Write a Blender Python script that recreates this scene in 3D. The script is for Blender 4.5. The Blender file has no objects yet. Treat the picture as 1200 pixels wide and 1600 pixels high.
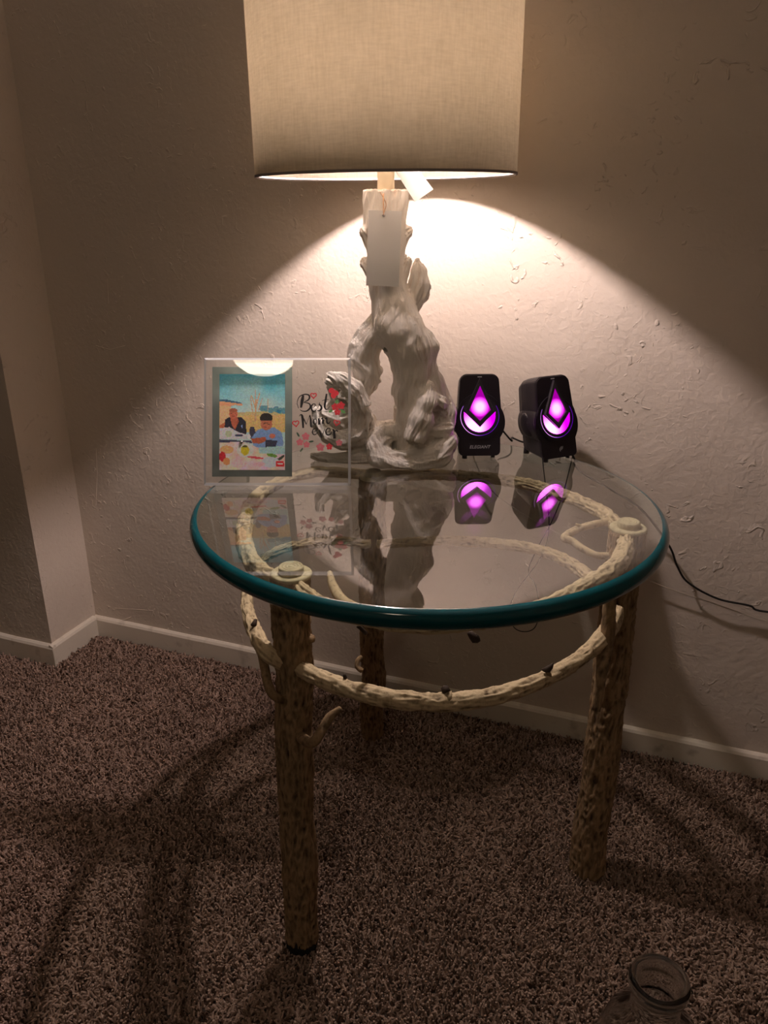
import bpy, bmesh, math, random
import numpy as np
from mathutils import Vector, Matrix

random.seed(7)
rng = np.random.default_rng(11)
C = bpy.context.scene.collection
PI = math.pi
R = math.radians

# ------------------------------------------------------------------ camera
CAMP = np.array([0.0, -1.3832, 1.0141])
PITCH, YAW, FPX = R(21.434), R(20.416), 1229.5
cam = bpy.data.objects.new('camera', bpy.data.cameras.new('camera'))
C.objects.link(cam)
cam.location = CAMP
cam.rotation_euler = (PI / 2 - PITCH, 0, YAW)
cam.data.sensor_width = 36.0
cam.data.lens = FPX / 1600.0 * 36.0
cam.data.clip_start = 0.02
bpy.context.scene.camera = cam

# ------------------------------------------------------------------ view, world, light levels
sc = bpy.context.scene
sc.view_settings.view_transform = 'Standard'
sc.view_settings.look = 'None'
sc.view_settings.exposure = 0.0
sc.view_settings.gamma = 1.0
sc.view_settings.use_curve_mapping = False
sc.cycles.use_denoising = True
sc.cycles.max_bounces = 10
sc.cycles.diffuse_bounces = 5
sc.cycles.glossy_bounces = 6
sc.cycles.transmission_bounces = 10
sc.cycles.transparent_max_bounces = 24
sc.cycles.sample_clamp_indirect = 4.0
sc.cycles.caustics_reflective = False
sc.cycles.caustics_refractive = False
world = bpy.data.worlds.new('world')
sc.world = world
world.use_nodes = True
world.node_tree.nodes['Background'].inputs[0].default_value = (0.02, 0.018, 0.016, 1)
world.node_tree.nodes['Background'].inputs[1].default_value = 0.2
BULB_STRENGTH = 2050.0      # emission of the lamp's small bulb
BULB_COLOR = (1.0, 0.80, 0.765)
DOME_STRENGTH = 15.0        # the dim ceiling dome behind the camera
DOME_COLOR = (1.0, 0.86, 0.66)
LED_STRENGTH = 9.0

# ------------------------------------------------------------------ helpers
fw = np.array([-math.sin(YAW) * math.cos(PITCH), math.cos(YAW) * math.cos(PITCH), -math.sin(PITCH)])
rt = np.array([math.cos(YAW), math.sin(YAW), 0.0])
up = np.cross(rt, fw)

def at(px, py, z=None, y=None, depth=None):
    """point on a real plane (height z, wall-parallel y, or distance) seen at a pixel of the photograph"""
    d = fw + rt * (px - 600) / FPX - up * (py - 800) / FPX
    if z is not None: t = (z - CAMP[2]) / d[2]
    elif y is not None: t = (y - CAMP[1]) / d[1]
    else: t = depth
    return CAMP + t * d

def link_mesh(name, me, mat=None, parent=None):
    o = bpy.data.objects.new(name, me)
    C.objects.link(o)
    if mat is not None:
        for m in (mat if isinstance(mat, (list, tuple)) else [mat]):
            me.materials.append(m)
    if parent is not None: o.parent = parent
    return o

def obj_bm(name, bm, mat=None, parent=None, smooth=False):
    me = bpy.data.meshes.new(name)
    bmesh.ops.recalc_face_normals(bm, faces=bm.faces)
    bm.to_mesh(me); bm.free()
    if smooth: me.shade_smooth()
    return link_mesh(name, me, mat, parent)

def obj_np(name, V, Fq, mat=None, parent=None, smooth=True, attr=None):
    me = bpy.data.meshes.new(name)
    me.from_pydata([tuple(v) for v in np.asarray(V, float)], [], [tuple(int(i) for i in f) for f in Fq])
    me.update()
    if smooth: me.shade_smooth()
    if attr is not None:
        a = me.attributes.new('relief', 'FLOAT', 'POINT')
        a.data.foreach_set('value', np.asarray(attr, np.float32))
    return link_mesh(name, me, mat, parent)

def tag(o, label=None, cat=None, group=None, kind=None):
    if label: o['label'] = label
    if cat: o['category'] = cat
    if group: o['group'] = group
    if kind: o['kind'] = kind
    return o

def empty(name, loc, rz=0.0, label=None, cat=None, group=None):
    o = bpy.data.objects.new(name, None)
    C.objects.link(o)
    o.empty_display_size = 0.02
    o.location = tuple(loc); o.rotation_euler = (0, 0, rz)
    return tag(o, label, cat, group)

def box(bm, x0, x1, y0, y1, z0, z1):
    r = bmesh.ops.create_cube(bm, size=1.0)
    for v in r['verts']:
        v.co = Vector(((x0 + x1) / 2 + v.co.x * (x1 - x0), (y0 + y1) / 2 + v.co.y * (y1 - y0), (z0 + z1) / 2 + v.co.z * (z1 - z0)))
    return r['verts']

def struct(name, bm, mat):
    return tag(obj_bm(name, bm, mat), kind='structure')

def lathe(profile, n=64, closed=False):
    """profile: list of (r, z); returns verts, faces"""
    V, Fc = [], []
    m = len(profile)
    for i in range(n):
        a = 2 * PI * i / n
        for r, z in profile:
            V.append((r * math.cos(a), r * math.sin(a), z))
    for i in range(n):
        j = (i + 1) % n
        for k in range(m if closed else m - 1):
            l = (k + 1) % m
            Fc.append((i * m + k, j * m + k, j * m + l, i * m + l))
    return V, Fc

def catmull(P, per=8):
    P = np.asarray(P, float)
    Q = np.vstack([2 * P[0] - P[1], P, 2 * P[-1] - P[-2]])
    out = []
    for i in range(1, len(Q) - 2):
        for k in range(per):
            t = k / per
            a, b, c, d = Q[i - 1], Q[i], Q[i + 1], Q[i + 2]
            out.append(0.5 * ((2 * b) + (c - a) * t + (2 * a - 5 * b + 4 * c - d) * t * t + (3 * b - 3 * c + d - a) * t ** 3))
    out.append(Q[-2])
    return np.array(out)

class Noise2:
    """value noise, periodic around the first axis"""
    def __init__(self, nu, seed): self.nu = nu; self.g = np.random.default_rng(seed).random((nu, 512))
    def __call__(self, u, v):
        u = (u % 1.0) * self.nu
        i = np.floor(u).astype(int); j = np.floor(v).astype(int)
        fu = u - i; fv = v - j
        fu = fu * fu * (3 - 2 * fu); fv = fv * fv * (3 - 2 * fv)
        i0 = i % self.nu; i1 = (i + 1) % self.nu; j0 = j % 512; j1 = (j + 1) % 512
        return (self.g[i0, j0] * (1 - fu) + self.g[i1, j0] * fu) * (1 - fv) + (self.g[i0, j1] * (1 - fu) + self.g[i1, j1] * fu) * fv

def bark(u, s, seed, cell=0.03, nu=14):
    """u around 0..1, s metres along; 0..1 with long fissures"""
    w = Noise2(5, seed + 9)(u, s / 0.05) - .5
    a = Noise2(nu, seed)(u + .05 * w, s / cell + w)
    b = Noise2(nu * 2, seed + 1)(u, s / (cell * .5))
    c = Noise2(nu * 4, seed + 2)(u, s / (cell * .22))
    r = 1 - np.abs(2 * a - 1)
    return np.clip(.5 * r + .3 * b + .2 * c, 0, 1)

def tube(P, rad, n=24, amp=0.0, seed=1, lump=0.0, cell=.03, nu=14, step=None, cut=False):
    """bark tube along the points P (resampled); returns V, F, relief"""
    P = np.asarray(P, float)
    rad = np.asarray(rad, float)
    if rad.ndim == 0: rad = np.full(len(P), float(rad))
    if len(P) > 2 or step:
        per = 8
        if step:
            L = np.linalg.norm(np.diff(P, axis=0), axis=1).mean(); per = max(2, int(L / step))
        D = catmull(np.hstack([P, rad[:, None]]), per)
        P, rad = D[:, :3], D[:, 3]
    T = np.gradient(P, axis=0); T /= np.linalg.norm(T, axis=1)[:, None]
    ref = np.array([0, 0, 1.0]) if abs(T[0][2]) < .8 else np.array([1.0, 0, 0])
    N = np.cross(T[0], ref); N /= np.linalg.norm(N)
    S = np.concatenate([[0], np.cumsum(np.linalg.norm(np.diff(P, axis=0), axis=1))])
    V = []; H = []
    U = np.arange(n) / n
    for i in range(len(P)):
        N = N - T[i] * (N @ T[i]); N /= np.linalg.norm(N)
        B = np.cross(T[i], N)
        h = bark(U, np.full(n, S[i]), seed, cell, nu) if amp else np.zeros(n)
        lp = (Noise2(4, seed + 5)(U, np.full(n, S[i] / .07)) - .5) * lump if lump else 0
        r = rad[i] * (1 + lp) + amp * (h - .6)
        for k in range(n):
            a = 2 * PI * U[k]
            V.append(P[i] + (N * math.cos(a) + B * math.sin(a)) * (r[k] if np.ndim(r) else r))
        H += list(h)
    Fc = []
    m = len(P)
    for i in range(m - 1):
        for k in range(n):
            l = (k + 1) % n
            Fc.append((i * n + k, i * n + l, (i + 1) * n + l, (i + 1) * n + k))
    V.append(P[0] - T[0] * (0 if cut else rad[0] * .35)); V.append(P[-1] + T[-1] * (0 if cut else rad[-1] * .35))
    H += [.6, .6]
    a0, a1 = len(V) - 2, len(V) - 1
    for k in range(n):
        l = (k + 1) % n
        Fc.append((a0, l, k)); Fc.append((a1, (m - 1) * n + k, (m - 1) * n + l))
    return V, Fc, H

def join(parts):
    V, Fc, H = [], [], []
    for v, f, h in parts:
        o = len(V); V += list(v); Fc += [tuple(i + o for i in q) for q in f]; H += list(h)
    return V, Fc, H

def outline_prism(pts, d0, d1, bm=None, scale1=1.0, lift1=0.0):
    """pts (u,v) in the face plane -> prism from depth d0 to d1 (local y), u->x, v->z"""
    bm = bm or bmesh.new()
    cu = sum(p[0] for p in pts) / len(pts); cv = sum(p[1] for p in pts) / len(pts)
    A = [bm.verts.new((u, d0, v)) for u, v in pts]
    B = [bm.verts.new((cu + (u - cu) * scale1, d1, cv + (v - cv) * scale1 + lift1)) for u, v in pts]
    n = len(pts)
    bm.faces.new(A); bm.faces.new(B[::-1])
    for i in range(n):
        j = (i + 1) % n
        bm.faces.new((A[i], B[i], B[j], A[j]))
    return bm

# ------------------------------------------------------------------ materials
def newmat(name):
    m = bpy.data.materials.new(name); m.use_nodes = True
    nt = m.node_tree
    for n in list(nt.nodes): nt.nodes.remove(n)
    out = nt.nodes.new('ShaderNodeOutputMaterial')
    return m, nt, out

def pbr(name, col, rough=.6, metal=0.0, noise=None, bump=None, spec=.5, coat=0.0, trans=0.0, emis=None, estr=0.0, coord='Object'):
    """noise: (scale, colour2, low, high) ; bump: list of (scale, strength, distance)"""
    m, nt, out = newmat(name)
    b = nt.nodes.new('ShaderNodeBsdfPrincipled')
    nt.links.new(b.outputs[0], out.inputs[0])
    b.inputs['Base Color'].default_value = (*col, 1)
    b.inputs['Roughness'].default_value = rough
    b.inputs['Metallic'].default_value = metal
    b.inputs['Specular IOR Level'].default_value = spec
    b.inputs['Coat Weight'].default_value = coat
    b.inputs['Transmission Weight'].default_value = trans
    if emis: b.inputs['Emission Color'].default_value = (*emis, 1); b.inputs['Emission Strength'].default_value = estr
    tc = nt.nodes.new('ShaderNodeTexCoord')
    if noise:
        n = nt.nodes.new('ShaderNodeTexNoise'); n.inputs['Scale'].default_value = noise[0]; n.inputs['Detail'].default_value = 5
        nt.links.new(tc.outputs[coord], n.inputs['Vector'])
        r = nt.nodes.new('ShaderNodeValToRGB')
        r.color_ramp.elements[0].position = noise[2]; r.color_ramp.elements[1].position = noise[3]
        r.color_ramp.elements[0].color = (*col, 1); r.color_ramp.elements[1].color = (*noise[1], 1)
        nt.links.new(n.outputs[0], r.inputs[0]); nt.links.new(r.outputs[0], b.inputs['Base Color'])
    if bump:
        prev = None
        for s, st, dist in bump:
            n = nt.nodes.new('ShaderNodeTexNoise'); n.inputs['Scale'].default_value = s; n.inputs['Detail'].default_value = 4
            nt.links.new(tc.outputs[coord], n.inputs['Vector'])
            bp = nt.nodes.new('ShaderNodeBump'); bp.inputs['Strength'].default_value = st; bp.inputs['Distance'].default_value = dist
            nt.links.new(n.outputs[0], bp.inputs['Height'])
            if prev: nt.links.new(prev.outputs[0], bp.inputs['Normal'])
            prev = bp
        nt.links.new(prev.outputs[0], b.inputs['Normal'])
    return m

def wall_material():
    m, nt, out = newmat('textured_wall_paint')
    N = nt.nodes.new; L = nt.links.new
    b = N('ShaderNodeBsdfPrincipled'); L(b.outputs[0], out.inputs[0])
    b.inputs['Roughness'].default_value = .62; b.inputs['Specular IOR Level'].default_value = .25
    tc = N('ShaderNodeTexCoord')
    n = N('ShaderNodeTexNoise'); n.inputs['Scale'].default_value = 3; n.inputs['Detail'].default_value = 4
    L(tc.outputs['Object'], n.inputs['Vector'])
    r = N('ShaderNodeValToRGB')
    r.color_ramp.elements[0].color = (.62, .545, .465, 1); r.color_ramp.elements[1].color = (.68, .60, .515, 1)
    L(n.outputs[0], r.inputs[0]); L(r.outputs[0], b.inputs['Base Color'])
    # orange peel
    n1 = N('ShaderNodeTexNoise'); n1.inputs['Scale'].default_value = 95; n1.inputs['Detail'].default_value = 3; n1.inputs['Distortion'].default_value = .5
    L(tc.outputs['Object'], n1.inputs['Vector'])
    b1 = N('ShaderNodeBump'); b1.inputs['Strength'].default_value = .5; b1.inputs['Distance'].default_value = .0022
    L(n1.outputs[0], b1.inputs['Height'])
    # flung blobs and ridges
    n2 = N('ShaderNodeTexNoise'); n2.inputs['Scale'].default_value = 42; n2.inputs['Detail'].default_value = 3; n2.inputs['Distortion'].default_value = 1.3
    L(tc.outputs['Object'], n2.inputs['Vector'])
    r2 = N('ShaderNodeValToRGB'); r2.color_ramp.elements[0].position = .62; r2.color_ramp.elements[1].position = .72
    L(n2.outputs[0], r2.inputs[0])
    n3 = N('ShaderNodeTexNoise'); n3.inputs['Scale'].default_value = 7; L(tc.outputs['Object'], n3.inputs['Vector'])
    r3 = N('ShaderNodeValToRGB'); r3.color_ramp.elements[0].position = .42; r3.color_ramp.elements[1].position = .6
    L(n3.outputs[0], r3.inputs[0])
    mu = N('ShaderNodeMath'); mu.operation = 'MULTIPLY'; L(r2.outputs[0], mu.inputs[0]); L(r3.outputs[0], mu.inputs[1])
    b2 = N('ShaderNodeBump'); b2.inputs['Strength'].default_value = .8; b2.inputs['Distance'].default_value = .0022
    L(mu.outputs[0], b2.inputs['Height']); L(b1.outputs[0], b2.inputs['Normal'])
    n4 = N('ShaderNodeTexNoise'); n4.inputs['Scale'].default_value = 14; n4.inputs['Detail'].default_value = 1
    L(tc.outputs['Object'], n4.inputs['Vector'])
    b3 = N('ShaderNodeBump'); b3.inputs['Strength'].default_value = .35; b3.inputs['Distance'].default_value = .006
    L(n4.outputs[0], b3.inputs['Height']); L(b2.outputs[0], b3.inputs['Normal'])
    L(b3.outputs[0], b.inputs['Normal'])
    return m

def clear_glass(name, tint, ior=1.5, extra=0.0, rough=0.0, share=1.0):
    """thin-plate glass: lets light straight through, mirrors by Fresnel on either side of the surface"""
    m, nt, out = newmat(name)
    N = nt.nodes.new; L = nt.links.new
    g = N('ShaderNodeNewGeometry')
    mr = N('ShaderNodeMapRange'); mr.inputs['To Min'].default_value = ior; mr.inputs['To Max'].default_value = 1 / ior
    L(g.outputs['Backfacing'], mr.inputs['Value'])
    fr = N('ShaderNodeFresnel'); L(mr.outputs[0], fr.inputs['IOR'])
    ad = N('ShaderNodeMath'); ad.operation = 'ADD'; ad.use_clamp = True; ad.operation = 'MULTIPLY_ADD'; ad.inputs[1].default_value = share; ad.inputs[2].default_value = extra; L(fr.outputs[0], ad.inputs[0])
    t = N('ShaderNodeBsdfTransparent'); t.inputs[0].default_value = (*tint, 1)
    gl = N('ShaderNodeBsdfGlossy'); gl.inputs['Roughness'].default_value = rough; gl.inputs[0].default_value = (1, 1, 1, 1)
    mx = N('ShaderNodeMixShader'); L(ad.outputs[0], mx.inputs[0]); L(t.outputs[0], mx.inputs[1]); L(gl.outputs[0], mx.inputs[2])
    L(mx.outputs[0], out.inputs[0])
    return m

def bark_material(name, dark, light, pos=(.25, .7), bumpd=.0015, rough=.8):
    m, nt, out = newmat(name)
    N = nt.nodes.new; L = nt.links.new
    b = N('ShaderNodeBsdfPrincipled'); L(b.outputs[0], out.inputs[0])
    b.inputs['Roughness'].default_value = rough; b.inputs['Specular IOR Level'].default_value = .3
    at_ = N('ShaderNodeAttribute'); at_.attribute_name = 'relief'
    tc = N('ShaderNodeTexCoord')
    mp = N('ShaderNodeMapping'); mp.inputs['Scale'].default_value = (1, 1, .35); L(tc.outputs['Object'], mp.inputs[0])
    n = N('ShaderNodeTexNoise'); n.inputs['Scale'].default_value = 160; n.inputs['Detail'].default_value = 6; L(mp.outputs[0], n.inputs['Vector'])
    s = N('ShaderNodeMath'); s.operation = 'MULTIPLY_ADD'; s.inputs[1].default_value = .7; L(n.outputs[0], s.inputs[0])
    a2 = N('ShaderNodeMath'); a2.operation = 'MULTIPLY'; a2.inputs[1].default_value = .6; L(at_.outputs['Fac'], a2.inputs[0]); L(a2.outputs[0], s.inputs[2])
    r = N('ShaderNodeValToRGB')
    r.color_ramp.elements[0].position = pos[0]; r.color_ramp.elements[1].position = pos[1]
    r.color_ramp.elements[0].color = (*dark, 1); r.color_ramp.elements[1].color = (*light, 1)
    L(s.outputs[0], r.inputs[0]); L(r.outputs[0], b.inputs['Base Color'])
    bp = N('ShaderNodeBump'); bp.inputs['Strength'].default_value = .7; bp.inputs['Distance'].default_value = bumpd
    L(n.outputs[0], bp.inputs['Height']); L(bp.outputs[0], b.inputs['Normal'])
    return m

def fabric_shade(name, outer, translucency):
    m, nt, out = newmat(name)
    N = nt.nodes.new; L = nt.links.new
    tc = N('ShaderNodeTexCoord')
    mp = N('ShaderNodeMapping'); mp.inputs['Scale'].default_value = (1, 1, 6); L(tc.outputs['Object'], mp.inputs[0])
    n = N('ShaderNodeTexNoise'); n.inputs['Scale'].default_value = 60; n.inputs['Detail'].default_value = 6; L(mp.outputs[0], n.inputs['Vector'])
    mp2 = N('ShaderNodeMapping'); mp2.inputs['Scale'].default_value = (5, 5, .8); L(tc.outputs['Object'], mp2.inputs[0])
    n2 = N('ShaderNodeTexNoise'); n2.inputs['Scale'].default_value = 60; n2.inputs['Detail'].default_value = 4; L(mp2.outputs[0], n2.inputs['Vector'])
    ad = N('ShaderNodeMath'); ad.operation = 'ADD'; L(n.outputs[0], ad.inputs[0]); L(n2.outputs[0], ad.inputs[1])
    n5 = N('ShaderNodeTexNoise'); n5.inputs['Scale'].default_value = 9; n5.inputs['Detail'].default_value = 3; L(tc.outputs['Object'], n5.inputs['Vector'])
    ad2 = N('ShaderNodeMath'); ad2.operation = 'ADD'; L(ad.outputs[0], ad2.inputs[0]); L(n5.outputs[0], ad2.inputs[1])
    dv = N('ShaderNodeMath'); dv.operation = 'DIVIDE'; dv.inputs[1].default_value = 3; L(ad2.outputs[0], dv.inputs[0])
    r = N('ShaderNodeValToRGB'); r.color_ramp.elements[0].position = .36; r.color_ramp.elements[1].position = .62
    r.color_ramp.elements[0].color = (outer[0] * .80, outer[1] * .79, outer[2] * .76, 1); r.color_ramp.elements[1].color = (*outer, 1)
    L(dv.outputs[0], r.inputs[0])
    d = N('ShaderNodeBsdfDiffuse'); t = N('ShaderNodeBsdfTranslucent')
    L(r.outputs[0], d.inputs[0]); L(r.outputs[0], t.inputs[0])
    mx = N('ShaderNodeMixShader'); mx.inputs[0].default_value = translucency
    bp = N('ShaderNodeBump'); bp.inputs['Strength'].default_value = .4; bp.inputs['Distance'].default_value = .0006
    L(ad.outputs[0], bp.inputs['Height']); L(bp.outputs[0], d.inputs['Normal'])
    L(d.outputs[0], mx.inputs[1]); L(t.outputs[0], mx.inputs[2]); L(mx.outputs[0], out.inputs[0])
    return m

M = {}
M['wall'] = wall_material()
M['ceiling'] = pbr('ceiling_paint', (.72, .68, .60), .9, bump=[(120, .4, .002)])
M['baseboard'] = pbr('chipped_gloss_paint', (.74, .68, .58), .45, noise=(26, (.50, .44, .36), .58, .74), bump=[(60, .3, .001), (220, .3, .0004)])
M['carpet_back'] = pbr('carpet_backing', (.05, .035, .026), .95, bump=[(300, .5, .002)])
M['glass'] = clear_glass('table_glass', (.91, .95, .915), share=1.75)
M['glass_under'] = clear_glass('table_glass_underside', (.95, .965, .95), share=.12)
M['bark'] = bark_material('tan_bark', (.028, .015, .008), (.34, .225, .125), (.36, .80), .0025)
M['branch'] = bark_material('pale_stripped_branch', (.09, .05, .025), (.60, .47, .30), (.36, .68), .0022)
M['cutwood'] = bark_material('cut_wood_end', (.26, .21, .12), (.60, .52, .34), (.3, .75))
M['twig_end'] = pbr('dark_twig', (.045, .025, .015), .8, bump=[(200, .5, .001)])
M['black_foot'] = pbr('black_felt_foot', (.006, .005, .005), .9)
M['driftwood'] = None
M['shade'] = fabric_shade('linen_shade', (.82, .76, .64), .22)
M['shade_trim'] = pbr('shade_edge_tape', (.30, .25, .24), .8)
M['shade_white'] = pbr('white_wire', (.85, .82, .76), .5)
M['cream'] = pbr('cream_neck_paint', (.80, .70, .52), .5, bump=[(90, .3, .0006)])
M['card'] = pbr('white_card', (.60, .60, .58), .7)
M['print_grey'] = pbr('grey_print', (.45, .42, .42), .8)
M['string'] = pbr('brown_string', (.42, .25, .14), .9)
M['black'] = pbr('matt_black_plastic', (.010, .008, .011), .42, bump=[(400, .25, .0002)])
M['panel'] = pbr('satin_black_front', (.007, .005, .009), .33)
M['black2'] = pbr('black_trim', (.022, .018, .024), .3)
M['cable'] = pbr('black_cable', (.008, .007, .007), .4)
M['clear_cord'] = pbr('clear_cord', (.62, .55, .44), .3, trans=.5)
M['logo'] = pbr('grey_lettering', (.42, .42, .44), .4)
M['brass'] = pbr('brass_socket', (.6, .42, .18), .35, metal=1.0)

def driftwood():
    m, nt, out = newmat('whitewashed_driftwood')
    N = nt.nodes.new; L = nt.links.new
    b = N('ShaderNodeBsdfPrincipled'); L(b.outputs[0], out.inputs[0])
    b.inputs['Roughness'].default_value = .72; b.inputs['Specular IOR Level'].default_value = .25
    at_ = N('ShaderNodeAttribute'); at_.attribute_name = 'relief'
    tc = N('ShaderNodeTexCoord')
    mp = N('ShaderNodeMapping'); mp.inputs['Scale'].default_value = (1, 1, .16); L(tc.outputs['Object'], mp.inputs[0])
    n = N('ShaderNodeTexNoise'); n.inputs['Scale'].default_value = 190; n.inputs['Detail'].default_value = 5; n.inputs['Distortion'].default_value = .4
    L(mp.outputs[0], n.inputs['Vector'])
    s = N('ShaderNodeMath'); s.operation = 'MULTIPLY_ADD'; s.inputs[1].default_value = .62; L(n.outputs[0], s.inputs[0]); L(at_.outputs['Fac'], s.inputs[2])
    r = N('ShaderNodeValToRGB')
    e = r.color_ramp.elements
    e[0].position = .50; e[0].color = (.26, .165, .11, 1); e[1].position = .72; e[1].color = (.82, .74, .66, 1)  # low relief runs to brown: crevice shade painted into the colour
    q = e.new(.9); q.color = (.90, .86, .80, 1)
    L(s.outputs[0], r.inputs[0]); L(r.outputs[0], b.inputs['Base Color'])
    bp = N('ShaderNodeBump'); bp.inputs['Strength'].default_value = 1.0; bp.inputs['Distance'].default_value = .0026
    L(n.outputs[0], bp.inputs['Height']); L(bp.outputs[0], b.inputs['Normal'])
    return m
M['driftwood'] = driftwood()

def teal_edge():
    """polished bullnose: long light path in the green glass from outside, nearly clear from within"""
    m, nt, out = newmat('teal_glass_edge')
    N = nt.nodes.new; L = nt.links.new
    b = N('ShaderNodeBsdfPrincipled')
    tc = N('ShaderNodeTexCoord'); n = N('ShaderNodeTexNoise'); n.inputs['Scale'].default_value = 30
    L(tc.outputs['Object'], n.inputs['Vector'])
    r = N('ShaderNodeValToRGB'); r.color_ramp.elements[0].color = (.0, .055, .068, 1); r.color_ramp.elements[1].color = (.003, .082, .10, 1)
    L(n.outputs[0], r.inputs[0]); L(r.outputs[0], b.inputs['Base Color'])
    b.inputs['Roughness'].default_value = .10; b.inputs['IOR'].default_value = 1.5
    g = N('ShaderNodeNewGeometry'); t = N('ShaderNodeBsdfTransparent'); t.inputs[0].default_value = (.86, .93, .92, 1)
    mx = N('ShaderNodeMixShader'); L(g.outputs['Backfacing'], mx.inputs[0]); L(b.outputs[0], mx.inputs[1]); L(t.outputs[0], mx.inputs[2])
    L(mx.outputs[0], out.inputs[0])
    return m
M['teal'] = teal_edge()
M['teal_tint'] = clear_glass('teal_glass_rim', (.80, .90, .88))

# ------------------------------------------------------------------ room shell
FLOORZ = -0.008
X0, X1, Y1, ZC = -2.9, 1.7, -3.9, 2.42
JX, JY = -1.287, -0.154           # the small jog on the left
bm = bmesh.new(); box(bm, X0, X1, Y1, 0.12, FLOORZ - .05, FLOORZ); struct('floor', bm, M['carpet_back'])
bm = bmesh.new(); box(bm, X0, X1, Y1, 0.12, ZC, ZC + .05); struct('ceiling', bm, M['ceiling'])
bm = bmesh.new(); box(bm, JX - .03, X1, 0.010, 0.12, FLOORZ, ZC); struct('wall_back', bm, M['wall'])
bm = bmesh.new()
box(bm, X0, JX - .010, JY + .010, 0.12, FLOORZ, ZC)
struct('wall_left', bm, M['wall'])
bm = bmesh.new(); box(bm, X1, X1 + .1, Y1, 0.12, FLOORZ, ZC); struct('wall_right', bm, M['wall'])
bm = bmesh.new(); box(bm, X0 - .1, X0, Y1, 0.12, FLOORZ, ZC); struct('wall_far_left', bm, M['wall'])
bm = bmesh.new(); box(bm, X0, X1, Y1 - .1, Y1, FLOORZ, ZC); struct('wall_front', bm, M['wall'])

def baseboard(name, p, q, nrm, h=.043, t=.011):
    """a board from p to q (xy), face offset along nrm from the wall, bevelled top, slightly uneven"""
    p = np.array(p); q = np.array(q); nrm = np.array(nrm)
    L = np.linalg.norm(q - p); k = max(2, int(L / .02))
    prof = [(0, FLOORZ), (t, FLOORZ), (t, h - .006), (t - .003, h - .001), (.002, h + .002), (0, h + .002)]
    V, Fc = [], []
    for i in range(k + 1):
        c = p + (q - p) * i / k
        w = (Noise2(3, 5)(0, np.array(i * .31)) - .5) * .0016
        for d, z in prof:
            V.append((c[0] + nrm[0] * (d + (w if d > .003 else 0)), c[1] + nrm[1] * (d + (w if d > .003 else 0)), z + (w if z > 0 else 0)))
    m = len(prof)
    for i in range(k):
        for j in range(m):
            l = (j + 1) % m
            Fc.append((i * m + j, i * m + l, (i + 1) * m + l, (i + 1) * m + j))
    Fc.append(tuple(range(m))); Fc.append(tuple(k * m + j for j in range(m))[::-1])
    bm = bmesh.new(); vs = [bm.verts.new(v) for v in V]
    for f in Fc: bm.faces.new([vs[i] for i in f])
    return struct(name, bm, M['baseboard'])
baseboard('baseboard_back', (JX - .010, .010), (X1, .010), (0, -1))
baseboard('baseboard_jog', (JX - .010, JY), (JX - .010, 0.0), (1, 0), h=.046)
baseboard('baseboard_left', (X0, JY + .010), (JX + .001, JY + .010), (0, -1), h=.044)

# plaster cracks at the inside corner above the board: thin recessed-looking filler ridges
bm = bmesh.new()
def ridge(bm, pts, w, t, plane='back'):
    for (x0, z0), (x1, z1) in zip(pts[:-1], pts[1:]):
        d = Vector((x1 - x0, z1 - z0)); L = d.length; n = Vector((-d.y, d.x)) / L * w
        if plane == 'back':
            c = [(x0 - n.x, .0105, z0 - n.y), (x1 - n.x, .0105, z1 - n.y), (x1 + n.x, .0105, z1 + n.y), (x0 + n.x, .0105, z0 + n.y)]
            e = [((x0), .0105 - t, z0), (x1, .0105 - t, z1)]
        a = [bm.verts.new(v) for v in c]; b = [bm.verts.new(v) for v in e]
        bm.faces.new((a[0], a[1], b[1], b[0])); bm.faces.new((b[0], b[1], a[2], a[3]))
def wp(px, py):
    P = at(px, py, y=.01); return (P[0], P[2])
ridge(bm, [wp(160, 968), wp(175, 972), wp(190, 970), wp(205, 964)], .0016, .0022)
ridge(bm, [wp(180, 950), wp(240, 954), wp(238, 962)], .001, .0012)
ridge(bm, [wp(150, 700), wp(152, 740), wp(150, 790)], .0008, .0012)
ridge(bm, [wp(150, 540), wp(172, 546), wp(196, 540)], .0011, .0014)
ridge(bm, [wp(168, 436), wp(170, 474)], .0008, .0012)
struct('trim_1', bm, M['wall'])

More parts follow.
